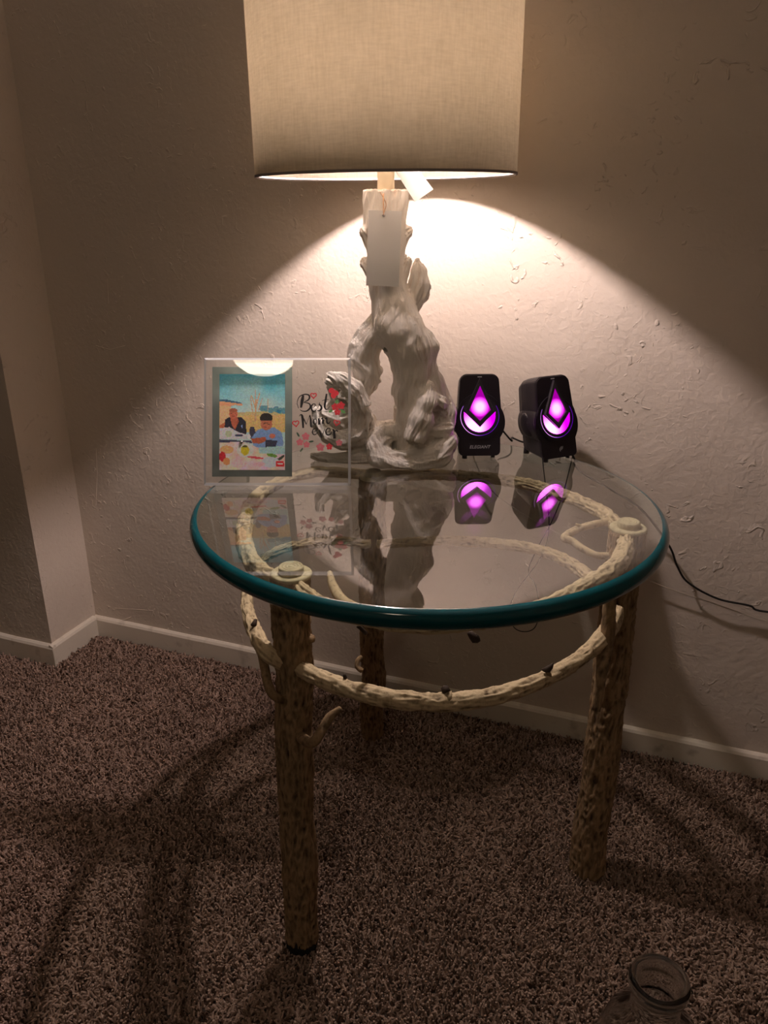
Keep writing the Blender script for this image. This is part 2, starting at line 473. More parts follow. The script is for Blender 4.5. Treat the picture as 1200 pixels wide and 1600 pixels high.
# ------------------------------------------------------------------ carpet pile (nobody could count it)
def carpet_pile():
    m, nt, out = newmat('brown_frieze_yarn')
    N = nt.nodes.new; L = nt.links.new
    b = N('ShaderNodeBsdfPrincipled'); L(b.outputs[0], out.inputs[0])
    b.inputs['Roughness'].default_value = .9; b.inputs['Specular IOR Level'].default_value = .15
    oi = N('ShaderNodeObjectInfo')
    r = N('ShaderNodeValToRGB'); e = r.color_ramp.elements
    e[0].position = 0; e[0].color = (.075, .042, .028, 1); e[1].position = 1; e[1].color = (.46, .335, .27, 1)
    q = e.new(.35); q.color = (.28, .19, .145, 1)
    L(oi.outputs['Random'], r.inputs[0]); L(r.outputs[0], b.inputs['Base Color'])
    sp = .0040
    pts = []
    # visible stretch of floor plus a margin to either side
    xs = np.arange(-1.75, .75, sp); ys = np.arange(-1.25, -.008, sp)
    G = np.stack(np.meshgrid(xs, ys), -1).reshape(-1, 2)
    G = G + (rng.random(G.shape) - .5) * sp * 1.1
    keep = ~((G[:, 0] < JX + .006) & (G[:, 1] > JY - .008))
    # outside the cone of view (with a wide margin) no tufts are needed
    d = np.c_[G, np.zeros(len(G))] - CAMP
    w = d @ fw; u = (d @ rt) / w * FPX
    keep &= (np.abs(u) < 900) & (w > .2) & (-(d @ up) / w * FPX < 1050) & (G[:, 1] < -.008)
    G = G[keep]
    me = bpy.data.meshes.new('carpet_pile')
    me.vertices.add(len(G))
    me.vertices.foreach_set('co', np.c_[G, np.full(len(G), FLOORZ)].astype(np.float32).ravel())
    # lean directions: slow swirls left by feet and the vacuum cleaner
    def field(s, seed):
        g = np.random.default_rng(seed).random((64, 64))
        x = G[:, 0] / s + 20; y = G[:, 1] / s + 20
        i = np.floor(x).astype(int); j = np.floor(y).astype(int); a = x - i; c = y - j
        a = a * a * (3 - 2 * a); c = c * c * (3 - 2 * c)
        f = lambda p, q: g[p % 64, q % 64]
        return (f(i, j) * (1 - a) + f(i + 1, j) * a) * (1 - c) + (f(i, j + 1) * (1 - a) + f(i + 1, j + 1) * a) * c
    lx = (field(.11, 1) - .5) * 1.3 + (rng.random(len(G)) - .5) * 1.3
    ly = (field(.11, 2) - .5) * 1.3 + (rng.random(len(G)) - .5) * 1.3
    rot = np.c_[ly, lx, rng.random(len(G)) * 6.28].astype(np.float32)
    a = me.attributes.new('turn', 'FLOAT_VECTOR', 'POINT'); a.data.foreach_set('vector', rot.ravel())
    a = me.attributes.new('size', 'FLOAT', 'POINT'); a.data.foreach_set('value', (.75 + .5 * rng.random(len(G))).astype(np.float32))
    o = link_mesh('carpet_pile', me, m)
    tag(o, 'brown mottled twisted-pile carpet covering the floor', 'carpet', kind='stuff')
    ng = bpy.data.node_groups.new('carpet_pile', 'GeometryNodeTree')
    ng.interface.new_socket('Geometry', in_out='INPUT', socket_type='NodeSocketGeometry')
    ng.interface.new_socket('Geometry', in_out='OUTPUT', socket_type='NodeSocketGeometry')
    gi = ng.nodes.new('NodeGroupInput'); go = ng.nodes.new('NodeGroupOutput')
    cone = ng.nodes.new('GeometryNodeMeshCone')
    cone.inputs['Vertices'].default_value = 5; cone.inputs['Side Segments'].default_value = 3
    cone.inputs['Radius Top'].default_value = .0013; cone.inputs['Radius Bottom'].default_value = .0021; cone.inputs['Depth'].default_value = .0095
    # bend and twist the tuft
    pos = ng.nodes.new('GeometryNodeInputPosition'); sx = ng.nodes.new('ShaderNodeSeparateXYZ')
    ng.links.new(pos.outputs[0], sx.inputs[0])
    pw = ng.nodes.new('ShaderNodeMath'); pw.operation = 'MULTIPLY'; ng.links.new(sx.outputs[2], pw.inputs[0]); ng.links.new(sx.outputs[2], pw.inputs[1])
    pm = ng.nodes.new('ShaderNodeMath'); pm.operation = 'MULTIPLY'; pm.inputs[1].default_value = 28.0; ng.links.new(pw.outputs[0], pm.inputs[0])
    cx = ng.nodes.new('ShaderNodeCombineXYZ'); ng.links.new(pm.outputs[0], cx.inputs[0])
    sp_ = ng.nodes.new('GeometryNodeSetPosition'); ng.links.new(cone.outputs['Mesh'], sp_.inputs['Geometry']); ng.links.new(cx.outputs[0], sp_.inputs['Offset'])
    sm = ng.nodes.new('GeometryNodeSetMaterial'); sm.inputs['Material'].default_value = m; ng.links.new(sp_.outputs[0], sm.inputs['Geometry'])
    iop = ng.nodes.new('GeometryNodeInstanceOnPoints')
    ar = ng.nodes.new('GeometryNodeInputNamedAttribute'); ar.data_type = 'FLOAT_VECTOR'; ar.inputs['Name'].default_value = 'turn'
    az = ng.nodes.new('GeometryNodeInputNamedAttribute'); az.data_type = 'FLOAT'; az.inputs['Name'].default_value = 'size'
    ng.links.new(gi.outputs[0], iop.inputs['Points']); ng.links.new(sm.outputs[0], iop.inputs['Instance'])
    ng.links.new(ar.outputs[0], iop.inputs['Rotation']); ng.links.new(az.outputs[0], iop.inputs['Scale'])
    ng.links.new(iop.outputs[0], go.inputs[0])
    o.modifiers.new('pile', 'NODES').node_group = ng
    print('tufts', len(G))
carpet_pile()

# ------------------------------------------------------------------ the table
TC = np.array([-.3094, -.3792]); TR = .33; TZ = .6192; GT = .025
table = empty('side_table', (TC[0], TC[1], 0), 0, 'round glass-topped side table on bark-covered branch legs and hoops', 'table')
def loc(P): return np.asarray(P, float) - np.array([TC[0], TC[1], 0])

# glass disc and its polished bullnose edge
n = 160
rd = TR - .0105
V, Fc = lathe([(0.0001, TZ), (rd * .5, TZ), (rd, TZ)], n)
V2, F2 = lathe([(0.0001, TZ - GT), (rd * .5, TZ - GT), (rd, TZ - GT)], n)
k = len(V); V += V2; Fc += [tuple(i + k for i in f)[::-1] for f in F2]
g = obj_np('glass_top', V, Fc, [M['glass'], M['glass_under']], table, smooth=False)
for p_ in g.data.polygons:
    if p_.center.z < TZ - .005: p_.material_index = 1
prof = [(rd, TZ)]
for i in range(13):
    a = PI / 2 - PI * i / 12
    prof.append((rd + .0105 * math.cos(a), TZ - GT / 2 + GT / 2 * math.sin(a)))
prof.append((rd, TZ - GT)); 
V, Fc = lathe(prof[::-1], 220)
e = obj_np('polished_edge', V, Fc, M['teal'], table); e['label'] = 'rounded teal glass edge'

UPZ, LOZ = .573, .480
legs_px = [((455, 893), (472, 1470), .0255, .0235), ((982, 822), (917, 1355), .0255, .0265), ((583, 742), (582, 1146), .0225, .0225)]
legtop = []; legfoot = []
def on_leg(i, z): return legfoot[i] + (legtop[i] - legfoot[i]) * z / legtop[i][2]
for i, (t_, f_, rt_, rb) in enumerate(legs_px):
    T_ = at(*t_, z=.586); B_ = at(*f_, z=0.0)
    if i == 2: B_ = np.array([T_[0] - .02, T_[1] + .02, 0]) * .0 + at(582, 1146, z=0.0)
    legtop.append(T_); legfoot.append(B_)
    K = 9
    P = [B_ + (T_ - B_) * k / (K - 1) + np.array([random.uniform(-.0025, .0025), random.uniform(-.0025, .0025), 0]) * (0 < k < K - 1) for k in range(K)]
    P[0][2] = FLOORZ + (.018 if i == 0 else .006); P[-1][2] = .5805
    rad = [rb + (rt_ - rb) * k / (K - 1) + random.uniform(-.0012, .0012) for k in range(K)]
    parts = [tube([loc(p) for p in P], rad, n=140, amp=.0062, seed=20 + i * 7, lump=.10, cell=.015, nu=30, step=.0025, cut=True)]
    # knots and burls on the trunk
    kn = {0: [((430, 1010), .010), ((489, 1000), .008), ((440, 1120), .008), ((452, 1405), .009)],
          1: [((975, 1050), .011), ((960, 1135), .010), ((925, 1265), .009), ((940, 1005), .009)],
          2: [((566, 985), .007), ((562, 1030), .008)]}[i]
    for (q, kr) in kn:
        # nearest height on the leg seen at that pixel row
        best = min(P, key=lambda p: abs(np.linalg.norm((at(*q, depth=(p - CAMP) @ fw) - p))))
        a = at(*q, depth=(best - CAMP) @ fw); a[2] = a[2]
        c = best + (a - best) * .55; c[2] = a[2]; tip = best + (a - best) * 1.05; tip[2] = a[2] + .002
        parts.append(tube([loc(c), loc((c + tip) / 2), loc(tip)], [kr, kr * .95, kr * .55], n=18, amp=.0025, seed=77 + i, cell=.01, nu=8))
    V, Fc, H = join(parts)
    lg = obj_np('leg', V, Fc, M['bark'], table, attr=H)
    # sawn top with its turned spacer button
    tp = loc([P[-1][0], P[-1][1], .5805])
    def disc(name, r0, z0, z1, mat, groove=0):
        pr = [(0.0001, z1)]
        for kk in range(groove): 
            rr = r0 * (kk + 1) / (groove + 1); pr += [(rr - .0008, z1), (rr, z1 - .0012), (rr + .0008, z1)]
        pr += [(r0 * .93, z1), (r0, z1 - .0015), (r0, z0 + .001), (r0 * .97, z0)]
        V, Fc = lathe(pr, 40)
        V = [(x + tp[0], y + tp[1], z) for x, y, z in V]
        return obj_np(name, V, Fc, mat, lg, attr=[.4 + .4 * random.random() for _ in V])
    disc('sawn_top', rt_ * 1.02, .5802, .5855, M['cutwood'], 2)
    disc('spacer', rt_ * .62, .5855, .5939, M['cutwood'], 3)
    if i == 0:
        V, Fc = lathe([(rb * .9, FLOORZ + .022), (rb * 1.0, FLOORZ + .016), (rb * .98, FLOORZ), (0.0001, FLOORZ)], 32)
        bp_ = loc(B_)
        V = [(x + bp_[0], y + bp_[1], z + .004 * math.sin(3 * math.atan2(y, x)) * (z > .01)) for x, y, z in V]
        ft = obj_np('foot', V, Fc, M['black_foot'], lg); ft['label'] = 'black foot'

def hoop(name, P, rad, seed, amp=.0062, mat=None, n=56):
    V, Fc, H = tube([loc(p) for p in P], rad, n=n, amp=amp, seed=seed, lump=.18, cell=.016, nu=13, step=.0022)
    return obj_np(name, V, Fc, mat or M['branch'], table, attr=H)
FL, RG, BK = legtop
# upper hoop, in three bent branches between the legs
up_left = [on_leg(0, UPZ), at(415, 898, z=UPZ), at(388, 868, z=UPZ), at(381, 828, z=UPZ), at(392, 788, z=UPZ), at(430, 757, z=UPZ), at(490, 738, z=UPZ), at(575, 742, z=UPZ)]
h1 = hoop('upper_branch', up_left, [.0095, .0115, .0118, .0115, .011, .010, .009, .009], 41)
up_right = [at(590, 744, z=UPZ), at(690, 742, z=UPZ), at(800, 752, z=UPZ), at(880, 774, z=UPZ), at(938, 800, z=UPZ), on_leg(1, UPZ)]
h2 = hoop('upper_branch', up_right, [.009, .009, .0095, .010, .0105, .011], 43)
up_front = [on_leg(1, UPZ), at(968, 878, z=UPZ), at(920, 912, z=UPZ), at(850, 948, z=UPZ), at(760, 969, z=UPZ), at(670, 978, z=UPZ), at(580, 968, z=UPZ), at(500, 942, z=UPZ), on_leg(0, UPZ)]
h3 = hoop('upper_branch', up_front, [.0105, .0115, .0105, .010, .0092, .009, .009, .0095, .009], 45)
# lower hoop
lo_front = [on_leg(0, .455), at(530, 1072, z=LOZ), at(600, 1090, z=LOZ), at(660, 1096, z=LOZ), at(720, 1096, z=LOZ), at(790, 1083, z=LOZ), at(860, 1056, z=LOZ), at(915, 1022, z=LOZ), at(945, 992, z=LOZ + .01), at(962, 966, z=LOZ + .02), at(967, 950, z=LOZ + .028)]
l1 = hoop('lower_branch', lo_front, [.0098, .0105, .0112, .011, .0108, .0098, .0098, .0102, .0118, .010, .006], 47, amp=.0046)
lo_left = [on_leg(0, .452), at(418, 1020, z=LOZ), at(398, 985, z=LOZ), at(386, 945, z=LOZ), at(390, 905, z=LOZ), at(415, 872, z=LOZ), at(460, 852, z=LOZ), at(520, 845, z=LOZ), at(578, 850, z=LOZ)]
l2 = hoop('lower_branch', lo_left, [.009, .0105, .010, .0085, .0075, .007, .007, .007, .007], 49)
lo_back = [at(590, 850, z=LOZ), at(690, 845, z=LOZ), at(780, 850, z=LOZ), at(850, 862, z=LOZ), at(905, 890, z=LOZ), at(955, 935, z=LOZ)]
l3 = hoop('lower_branch', lo_back, [.007, .008, .0085, .0095, .010, .0105], 51)
def twig(name, P, rad, parent, mat=None, seed=60, amp=.0015):
    V, Fc, H = tube([loc(p) for p in P], rad, n=12, amp=amp, seed=seed, cell=.012, nu=8, step=.004)
    return obj_np(name, V, Fc, mat or M['branch'], parent, attr=H)
# forked inner twigs beside the right leg
twig('twig', [at(962, 812, z=.575), at(925, 820, z=.572), at(900, 828, z=.565), at(882, 840, z=.56), at(895, 846, z=.556), at(912, 858, z=.55), at(935, 868, z=.545), at(965, 868, z=.54)], [.006, .0055, .0055, .006, .0055, .0055, .005, .006], h2, seed=61)
twig('twig', [at(912, 824, z=.568), at(900, 819, z=.574)], [.004, .002], h2, seed=62)
# inner twig behind the near leg, curling
twig('twig', [at(600, 962, z=.56), at(560, 950, z=.55), at(535, 938, z=.54), at(520, 915, z=.535), at(515, 895, z=.54)], [.0055, .006, .007, .0065, .004], h3, seed=63)
# low side shoot of the near leg rising to the right, and the thin strut on its left
twig('side_shoot', [on_leg(0, .352), at(488, 1160, z=.388), at(507, 1134, z=.41), at(516, 1120, z=.42), at(532, 1107, z=.432)], [.008, .0068, .0062, .0056, .0035], l1, M['bark'], 64)
twig('side_shoot', [at(405, 1000, z=.475), at(414, 1045, z=.455), at(426, 1085, z=.43), on_leg(0, .40)], [.0055, .006, .0062, .006], l2, M['bark'], 65)
twig('side_shoot', [at(396, 978, z=.49), at(400, 968, z=.495)], [.004, .002], l2, M['twig_end'], 66)
# bark pillar of the thinner stem bound against the right leg
twig('side_shoot', [at(957, 905, z=.568), at(952, 950, z=.53), at(950, 985, z=.50), at(945, 1020, z=.47), at(938, 1060, z=.44), at(932, 1110, z=.40)], [.006, .0085, .0095, .0095, .008, .006], l3, M['bark'], 67, amp=.003)
# stubs on the front stretcher
twig('stub', [at(541, 1068, z=LOZ + .004), at(538, 1054, z=LOZ + .017)], [.0032, .002], l1, M['twig_end'], 68)
twig('stub', [at(700, 1094, z=LOZ + .004), at(699, 1080, z=LOZ + .013)], [.0075, .005], l1, M['branch'], 69)
twig('stub', [at(698, 1082, z=LOZ + .012), at(694, 1073, z=LOZ + .017)], [.005, .0045], l1, M['twig_end'], 70)
twig('stub', [at(858, 1058, z=LOZ + .004), at(855, 1048, z=LOZ + .013)], [.004, .003], l1, M['bark'], 71)
twig('stub', [at(846, 1046, z=LOZ + .014), at(856, 1046, z=LOZ + .016), at(865, 1036, z=LOZ + .024)], [.0012, .0042, .001], l1, M['twig_end'], 72)
twig('stub', [at(733, 988, z=.556), at(742, 998, z=.548), at(748, 997, z=.548)], [.003, .0055, .004], h3, M['twig_end'], 73)
twig('stub', [at(560, 978, z=.553), at(572, 990, z=.542)], [.003, .0022], h3, M['twig_end'], 74)
twig('stub', [at(566, 1048, z=.36), at(558, 1042, z=.365), at(559, 1032, z=.372), at(565, 1026, z=.375)], [.004, .0038, .0038, .003], lg, M['bark'], 75)

# ------------------------------------------------------------------ the driftwood lamp
LY = -.216
LA = at(603, 295, y=LY); LX = LA[0]
lamp = empty('table_lamp', (LX, LY, TZ), 0, 'lit table lamp with knotted white driftwood base and linen drum shade', 'lamp')
fh = np.array([-math.sin(YAW), math.cos(YAW), 0.0])     # horizontal direction away from the camera
L0 = np.array([LX, LY, TZ])
def lp(px, py, off=0.0):
    """point on the upright plane through the lamp's axis facing the room, moved off metres towards the room"""
    d = fw + rt * (px - 600) / FPX - up * (py - 800) / FPX
    t = ((L0 - fh * off - CAMP) @ fh) / (d @ fh)
    return CAMP + t * d, t / FPX
def field_base():
    chains = [
        # trunk
        ([(603, 298, 34, 0), (603, 318, 31, 0), (602, 345, 30, 0), (602, 380, 28, 0), (603, 415, 26, 0), (606, 450, 27, .002), (614, 485, 31, .006), (624, 515, 36, .010), (640, 545, 33, .012), (644, 580, 28, .012), (642, 612, 28, .010), (650, 650, 34, .005), (650, 690, 34, 0)], 1),
        ([(572, 362, 9, .004), (582, 372, 12, 0)], 2), ([(636, 362, 9, 0), (626, 370, 12, 0)], 3), ([(570, 412, 7, 0), (584, 424, 12, 0)], 4), ([(632, 410, 9, .0), (622, 430, 14, 0)], 4),
        ([(610, 490, 16, .024), (600, 505, 12, .028), (596, 515, 8, .03)], 5),
        # right shoulder down to the right mass
        ([(662, 530, 14, .006), (670, 543, 13, .004), (664, 572, 14, .0), (672, 600, 20, -.005), (684, 625, 17, -.008), (692, 650, 14, -.006), (687, 680, 19, -.005), (676, 704, 24, 0)], 6),
        ([(698, 628, 7, .0), (703, 645, 7, .002), (701, 660, 7, .004), (697, 668, 8, .004)], 7),
        # left limb
        ([(600, 500, 20, -.012), (578, 528, 22, -.012), (568, 552, 22, -.012), (573, 580, 21, -.012), (570, 600, 17, -.014), (560, 618, 16, -.016), (556, 640, 20, -.02)], 8),
        ([(556, 540, 9, .0), (554, 566, 9, .002), (566, 576, 9, .002)], 9), ([(588, 585, 9, -.006), (590, 592, 6, -.006)], 9),
        # hollow log mouth on the left
        ([(517, 586, 6, .020), (534, 594, 10, .022), (553, 609, 13, .022), (567, 634, 13, .020), (570, 660, 13, .018), (558, 681, 13, .018), (535, 689, 12, .020), (512, 680, 10, .016), (499, 662, 8, .012), (496, 642, 6, .008)], 10), ([(513, 596, 4, .006), (528, 607, 6, .008), (545, 622, 6, .008), (556, 645, 6, .008), (556, 666, 6, .008)], 31),
        ([(522, 604, 10, -.03), (542, 628, 20, -.042), (535, 655, 26, -.046), (520, 650, 20, -.042)], 11),
        ([(566, 650, 18, -.005), (575, 680, 20, -.005)], 11),
        # left foot spur
        ([(489, 712, 4, .01), (508, 717, 8, .012), (535, 720, 12, .012), (565, 718, 17, .012), (600, 716, 20, .01)], 12),
        # floor of the opening and the back
        ([(572, 672, 15, -.02), (600, 678, 17, -.02), (632, 672, 18, -.015)], 13),
        ([(560, 690, 22, -.045), (610, 684, 24, -.06), (665, 690, 26, -.045), (690, 700, 20, -.03)], 14),
        # front bowl
        ([(588, 698, 15, .028), (597, 716, 17, .034), (622, 722, 15, .042), (655, 722, 16, .044), (684, 712, 18, .034), (700, 692, 15, .02)], 15),
        ([(592, 690, 16, .02), (604, 676, 12, .018), (625, 672, 12, .014)], 16),
        # split stub in front of the right limb
        ([(668, 606, 10, .026), (665, 630, 15, .036), (658, 655, 17, .044), (648, 682, 16, .050)], 17),
        # shelf on the right
        ([(664, 672, 9, .026), (684, 672, 8, .026), (703, 668, 6, .022)], 18),
        ([(668, 628, 6, .028), (676, 622, 6, .026), (690, 628, 6, .022), (694, 645, 5, .018)], 18),
        # raised fin behind the trunk
        ([(651, 408, 3, -.012), (654, 424, 9, -.012), (655, 442, 14, -.012), (652, 458, 14, -.012), (645, 474, 12, -.012), (636, 490, 11, -.01), (630, 510, 14, -.008)], 19),
        ([(664, 450, 7, -.010), (660, 462, 8, -.010)], 19),
    ]
    lo = np.array([-.145, -.10, 0.0]); hi = np.array([.135, .115, .47]); hstep = .0015
    xs = [np.arange(lo[i], hi[i], hstep) for i in range(3)]
    shp = tuple(len(x) for x in xs)
    K = .0028
    acc = np.zeros(shp, np.float32)
    rel = np.zeros(shp, np.float32); rw = np.full(shp, 1e-6, np.float32)
    for ch, seed in chains:
        r2 = np.random.default_rng(seed * 31)
        pr = []
        for px, py, rr, off in ch:
            P, s = lp(px, py, off); P = P - L0
            pr.append((P, rr * s * 1.0))
        S = 0.0
        u0 = r2.random()
        nz1, nz2, nz3, nz4 = Noise2(9, seed), Noise2(22, seed + 50), Noise2(46, seed + 90), Noise2(70, seed + 95)
        for (A, ra), (B, rb) in zip(pr[:-1], pr[1:]):
            m_ = max(ra, rb) + .012
            a0 = np.minimum(A, B) - m_; a1 = np.maximum(A, B) + m_
            sl = tuple(slice(max(0, int((a0[i] - lo[i]) / hstep)), min(shp[i], int((a1[i] - lo[i]) / hstep) + 2)) for i in range(3))
            X, Y, Z = np.meshgrid(xs[0][sl[0]], xs[1][sl[1]], xs[2][sl[2]], indexing='ij')
            if X.size == 0: continue
            D = B - A; L2 = D @ D
            t = np.clip(((X - A[0]) * D[0] + (Y - A[1]) * D[1] + (Z - A[2]) * D[2]) / L2, 0, 1)
            qx = X - A[0] - t * D[0]; qy = Y - A[1] - t * D[1]; qz = Z - A[2] - t * D[2]
            dist = np.sqrt(qx * qx + qy * qy + qz * qz)
            # angle around the limb, in a frame that barely turns between neighbours
            T = D / math.sqrt(L2); ref = fh
            Nn = np.cross(T, ref); Nn /= np.linalg.norm(Nn); Bn = np.cross(Nn, T)
            th = np.arctan2(qx * Bn[0] + qy * Bn[1] + qz * Bn[2], qx * Nn[0] + qy * Nn[1] + qz * Nn[2]) / (2 * PI) + .5 + u0
            s_ = S + t * math.sqrt(L2)
            tw = s_ * 1.2
            f1 = 1 - np.abs(2 * nz1(th + tw, s_ / .05 + 7) - 1)
            f2 = nz2(th + tw + .03 * f1, s_ / .035)
            f3 = nz3(th + tw, s_ / .022)
            f2 = 1 - np.abs(2 * f2 - 1); f3 = np.sqrt(np.clip(1 - np.abs(2 * f3 - 1), 0, 1)); f4 = nz4(th + tw, s_ / .014); f = .32 * f1 + .30 * f2 + .24 * f3 + .14 * f4
            d = dist - (ra + (rb - ra) * t) - (f - .60) * .0115
            wgt = np.exp(np.clip(-d / K, -40, 14)).astype(np.float32)
            acc[sl] += wgt
            w2 = wgt ** 1.5
            rel[sl] += w2 * f.astype(np.float32); rw[sl] += w2
            S += math.sqrt(L2)
    F_ = -K * np.log(acc + 1e-18)
    X, Y, Z = np.meshgrid(*xs, indexing='ij')
    def carve(px, py, rr, off, sx=1, sz=1, dep=1.0):
        P, s = lp(px, py, off); P = P - L0; r_ = rr * s
        a = (X - P[0]) * rt[0] + (Y - P[1]) * rt[1]; b = (X - P[0]) * fh[0] + (Y - P[1]) * fh[1]; c = Z - P[2]
        d = np.sqrt((a / sx) ** 2 + (b / dep) ** 2 + (c / sz) ** 2) - r_
        return d
    wob = .0030 * np.sin(X * 190 + 3 * np.sin(Z * 140)) + .0013 * np.sin(Z * 260 + 2 * np.sin(Y * 170))
    for args in [(522, 622, 14, .024, .9, 1.3, 3.4), (534, 646, 19, .024, .95, 1.2, 3.0), (512, 650, 13, .024, .9, 1.0, 2.6), (643, 712, 20, .070, 1.25, .8, 1.0), (613, 690, 11, .046, 1.1, 1.0, 1.3), (684, 648, 14, .034, .8, 1.3, 1.5), (644, 697, 13, .060, 1.2, .7, 1.4), (597, 632, 20, .0, 1.0, 1.3, 6), (602, 590, 9, .0, .8, 2.6, 9), (602, 555, 5, 0, .6, 3, 9)]:
        F_ = np.maximum(F_, -(carve(*args) + wob))
    # flat sawn top and flat underside
    top = (lp(603, 297, 0)[0] - L0)[2]
    F_ = np.maximum(F_, Z - top - .0015 * np.sin(X * 300) * np.sin(Y * 250))
    F_ = np.maximum(F_, .0008 - Z)
    rel /= rw
    # naive surface nets
    ins = F_ < 0
    nx, ny, nz = shp
    c = np.zeros((nx - 1, ny - 1, nz - 1), np.int8)
    for i in (0, 1):
        for j in (0, 1):
            for k_ in (0, 1):
                c += ins[i:nx - 1 + i, j:ny - 1 + j, k_:nz - 1 + k_]
    act = (c > 0) & (c < 8)
    idx = np.full(act.shape, -1, np.int64); A_ = np.argwhere(act); idx[act] = np.arange(len(A_))
    pos = np.zeros((len(A_), 3)); cnt = np.zeros(len(A_))
    corners = [(i, j, k_) for i in (0, 1) for j in (0, 1) for k_ in (0, 1)]
    for a in corners:
        for ax in range(3):
            if a[ax] == 0:
                b = list(a); b[ax] = 1
                ia = A_ + np.array(a); ib = A_ + np.array(b)
                fa = F_[ia[:, 0], ia[:, 1], ia[:, 2]]; fb = F_[ib[:, 0], ib[:, 1], ib[:, 2]]
                m_ = (fa < 0) != (fb < 0)
                t = np.where(m_, fa / np.where(m_, fa - fb, 1), 0)
                P = ia + (ib - ia) * t[:, None]
                pos[m_] += P[m_]; cnt[m_] += 1
    pos /= cnt[:, None]
    V = pos * hstep + lo
    ri = A_
    relv = rel[ri[:, 0], ri[:, 1], ri[:, 2]]
    Fc = []
    for ax in range(3):
        s0 = [slice(0, n_ - 1) if i == ax else slice(1, n_ - 1) for i, n_ in enumerate(shp)]
        s1 = list(s0); s1[ax] = slice(1, shp[ax])
        a = ins[tuple(s0)]; b = ins[tuple(s1)]
        E = np.argwhere(a != b)
        if len(E) == 0: continue
        flip = a[E[:, 0], E[:, 1], E[:, 2]]
        base = E.copy()
        for i in range(3):
            if i != ax: base[:, i] += 1
        u_, v_ = [(1, 2), (2, 0), (0, 1)][ax]
        def cell(du, dv):
            q = base.copy(); q[:, u_] -= du; q[:, v_] -= dv
            return idx[q[:, 0], q[:, 1], q[:, 2]]
        q = np.stack([cell(1, 1), cell(0, 1), cell(0, 0), cell(1, 0)], 1)
        q[~flip] = q[~flip][:, ::-1]
        Fc.append(q)
    Fc = np.concatenate(Fc)
    Fc = Fc[(Fc >= 0).all(1)]
    # drop stray crumbs: keep the largest connected piece
    lab = np.arange(len(V))
    for _ in range(400):
        mn = lab[Fc].min(1); new = lab.copy()
        for k_ in range(4): np.minimum.at(new, Fc[:, k_], mn)
        new = new[new]
        if (new == lab).all(): break
        lab = new
    big = np.bincount(lab).argmax(); keepv = lab == big
    Fc = Fc[keepv[Fc].all(1)]
    mp = -np.ones(len(V), int); mp[keepv] = np.arange(keepv.sum())
    print('driftwood', keepv.sum(), 'verts')
    return V[keepv], mp[Fc], relv[keepv], top
V, Fc, relv, TOPH = field_base()
obj_np('driftwood_base', V, Fc, M['driftwood'], lamp, attr=relv)

def lamp_lathe(name, prof, mat, n=48, smooth=True, parent=None, closed=False):
    V, Fc = lathe(prof, n, closed)
    return obj_np(name, V, Fc, mat, parent or lamp, smooth=smooth)
SR = .1885; SZ = 1.050 - TZ; ST = 1.335 - TZ
lamp_lathe('neck', [(.0001, TOPH - .002), (.0125, TOPH - .002), (.0125, SZ + .035), (.0001, SZ + .035)], M['cream'], 32)
shade = lamp_lathe('shade', [(SR, SZ), (SR, SZ + .1), (SR, ST), (SR - .0012, ST), (SR - .0012, SZ)], M['shade'], 128, closed=True)
def ring(name, R0, z, r, mat, par, n=96):
    pr = [(R0 + r * math.cos(a), z + r * math.sin(a)) for a in [2 * PI * i / 10 for i in range(10)]]
    return lamp_lathe(name, pr, mat, n, closed=True, parent=par)
def band(name, z0, z1, par):
    return lamp_lathe(name, [(SR + .0008, z0), (SR + .0008, z1), (SR - .0020, z1), (SR - .0020, z0)], M['shade_trim'], 128, smooth=False, closed=True, parent=par)
band('edge_tape', SZ - .0006, SZ + .0028, shade); band('edge_tape', ST - .0028, ST + .0006, shade)
ring('wire_ring', SR - .0035, SZ + .002, .0014, M['shade_white'], shade)
# spider, socket, bulb
bm = bmesh.new()
for k in range(3):
    a = 2 * PI * k / 3 + .4
    V_, F_, _ = tube([(.012 * math.cos(a), .012 * math.sin(a), SZ + .22), ((SR - .002) * math.cos(a), (SR - .002) * math.sin(a), SZ + .262)], [.0015, .0015], n=8)
    vs = [bm.verts.new(tuple(v)) for v in V_]
    for f in F_: bm.faces.new([vs[i] for i in f])
obj_bm('spider', bm, M['shade_white'], shade, smooth=True)
V_, F_, _ = tube([(-.006, 0, SZ + .04), (-.055, 0, SZ + .075), (-.062, 0, SZ + .14), (-.03, 0, SZ + .21), (0, 0, SZ + .22), (.03, 0, SZ + .21), (.062, 0, SZ + .14), (.055, 0, SZ + .075), (.006, 0, SZ + .04)], .0016, n=8)
obj_np('harp', V_, F_, M['brass'], lamp)
sk = lamp_lathe('socket', [(.0001, SZ + .03), (.017, SZ + .032), (.019, SZ + .05), (.019, SZ + .125), (.014, SZ + .14), (.0001, SZ + .14)], M['brass'], 32)
mb, nt, out = newmat('lit_bulb')
em = nt.nodes.new('ShaderNodeEmission'); em.inputs[0].default_value = (*BULB_COLOR, 1); em.inputs[1].default_value = BULB_STRENGTH
nt.links.new(em.outputs[0], out.inputs[0])
pr = [(.0001, SZ + .152)] + [(.018 * math.sin(a), SZ + .172 - .018 * math.cos(a) * 1.1) for a in [PI * i / 14 for i in range(1, 14)]] + [(.0001, SZ + .192)]
bulb = lamp_lathe('bulb', pr, mb, 24)
bulb.location = (-.016, -.044, 0)
sk.rotation_euler = (R(14), -R(5), 0); sk.location = (.012 , .058 + .004, .012)
sk.location = (-.016 + math.sin(R(5)) * (SZ + .155), -.044 + math.sin(R(14)) * (SZ + .155), .0175)
shade.rotation_euler = (0, -.012, 0); shade.location = (.012 * SZ, 0, 0)

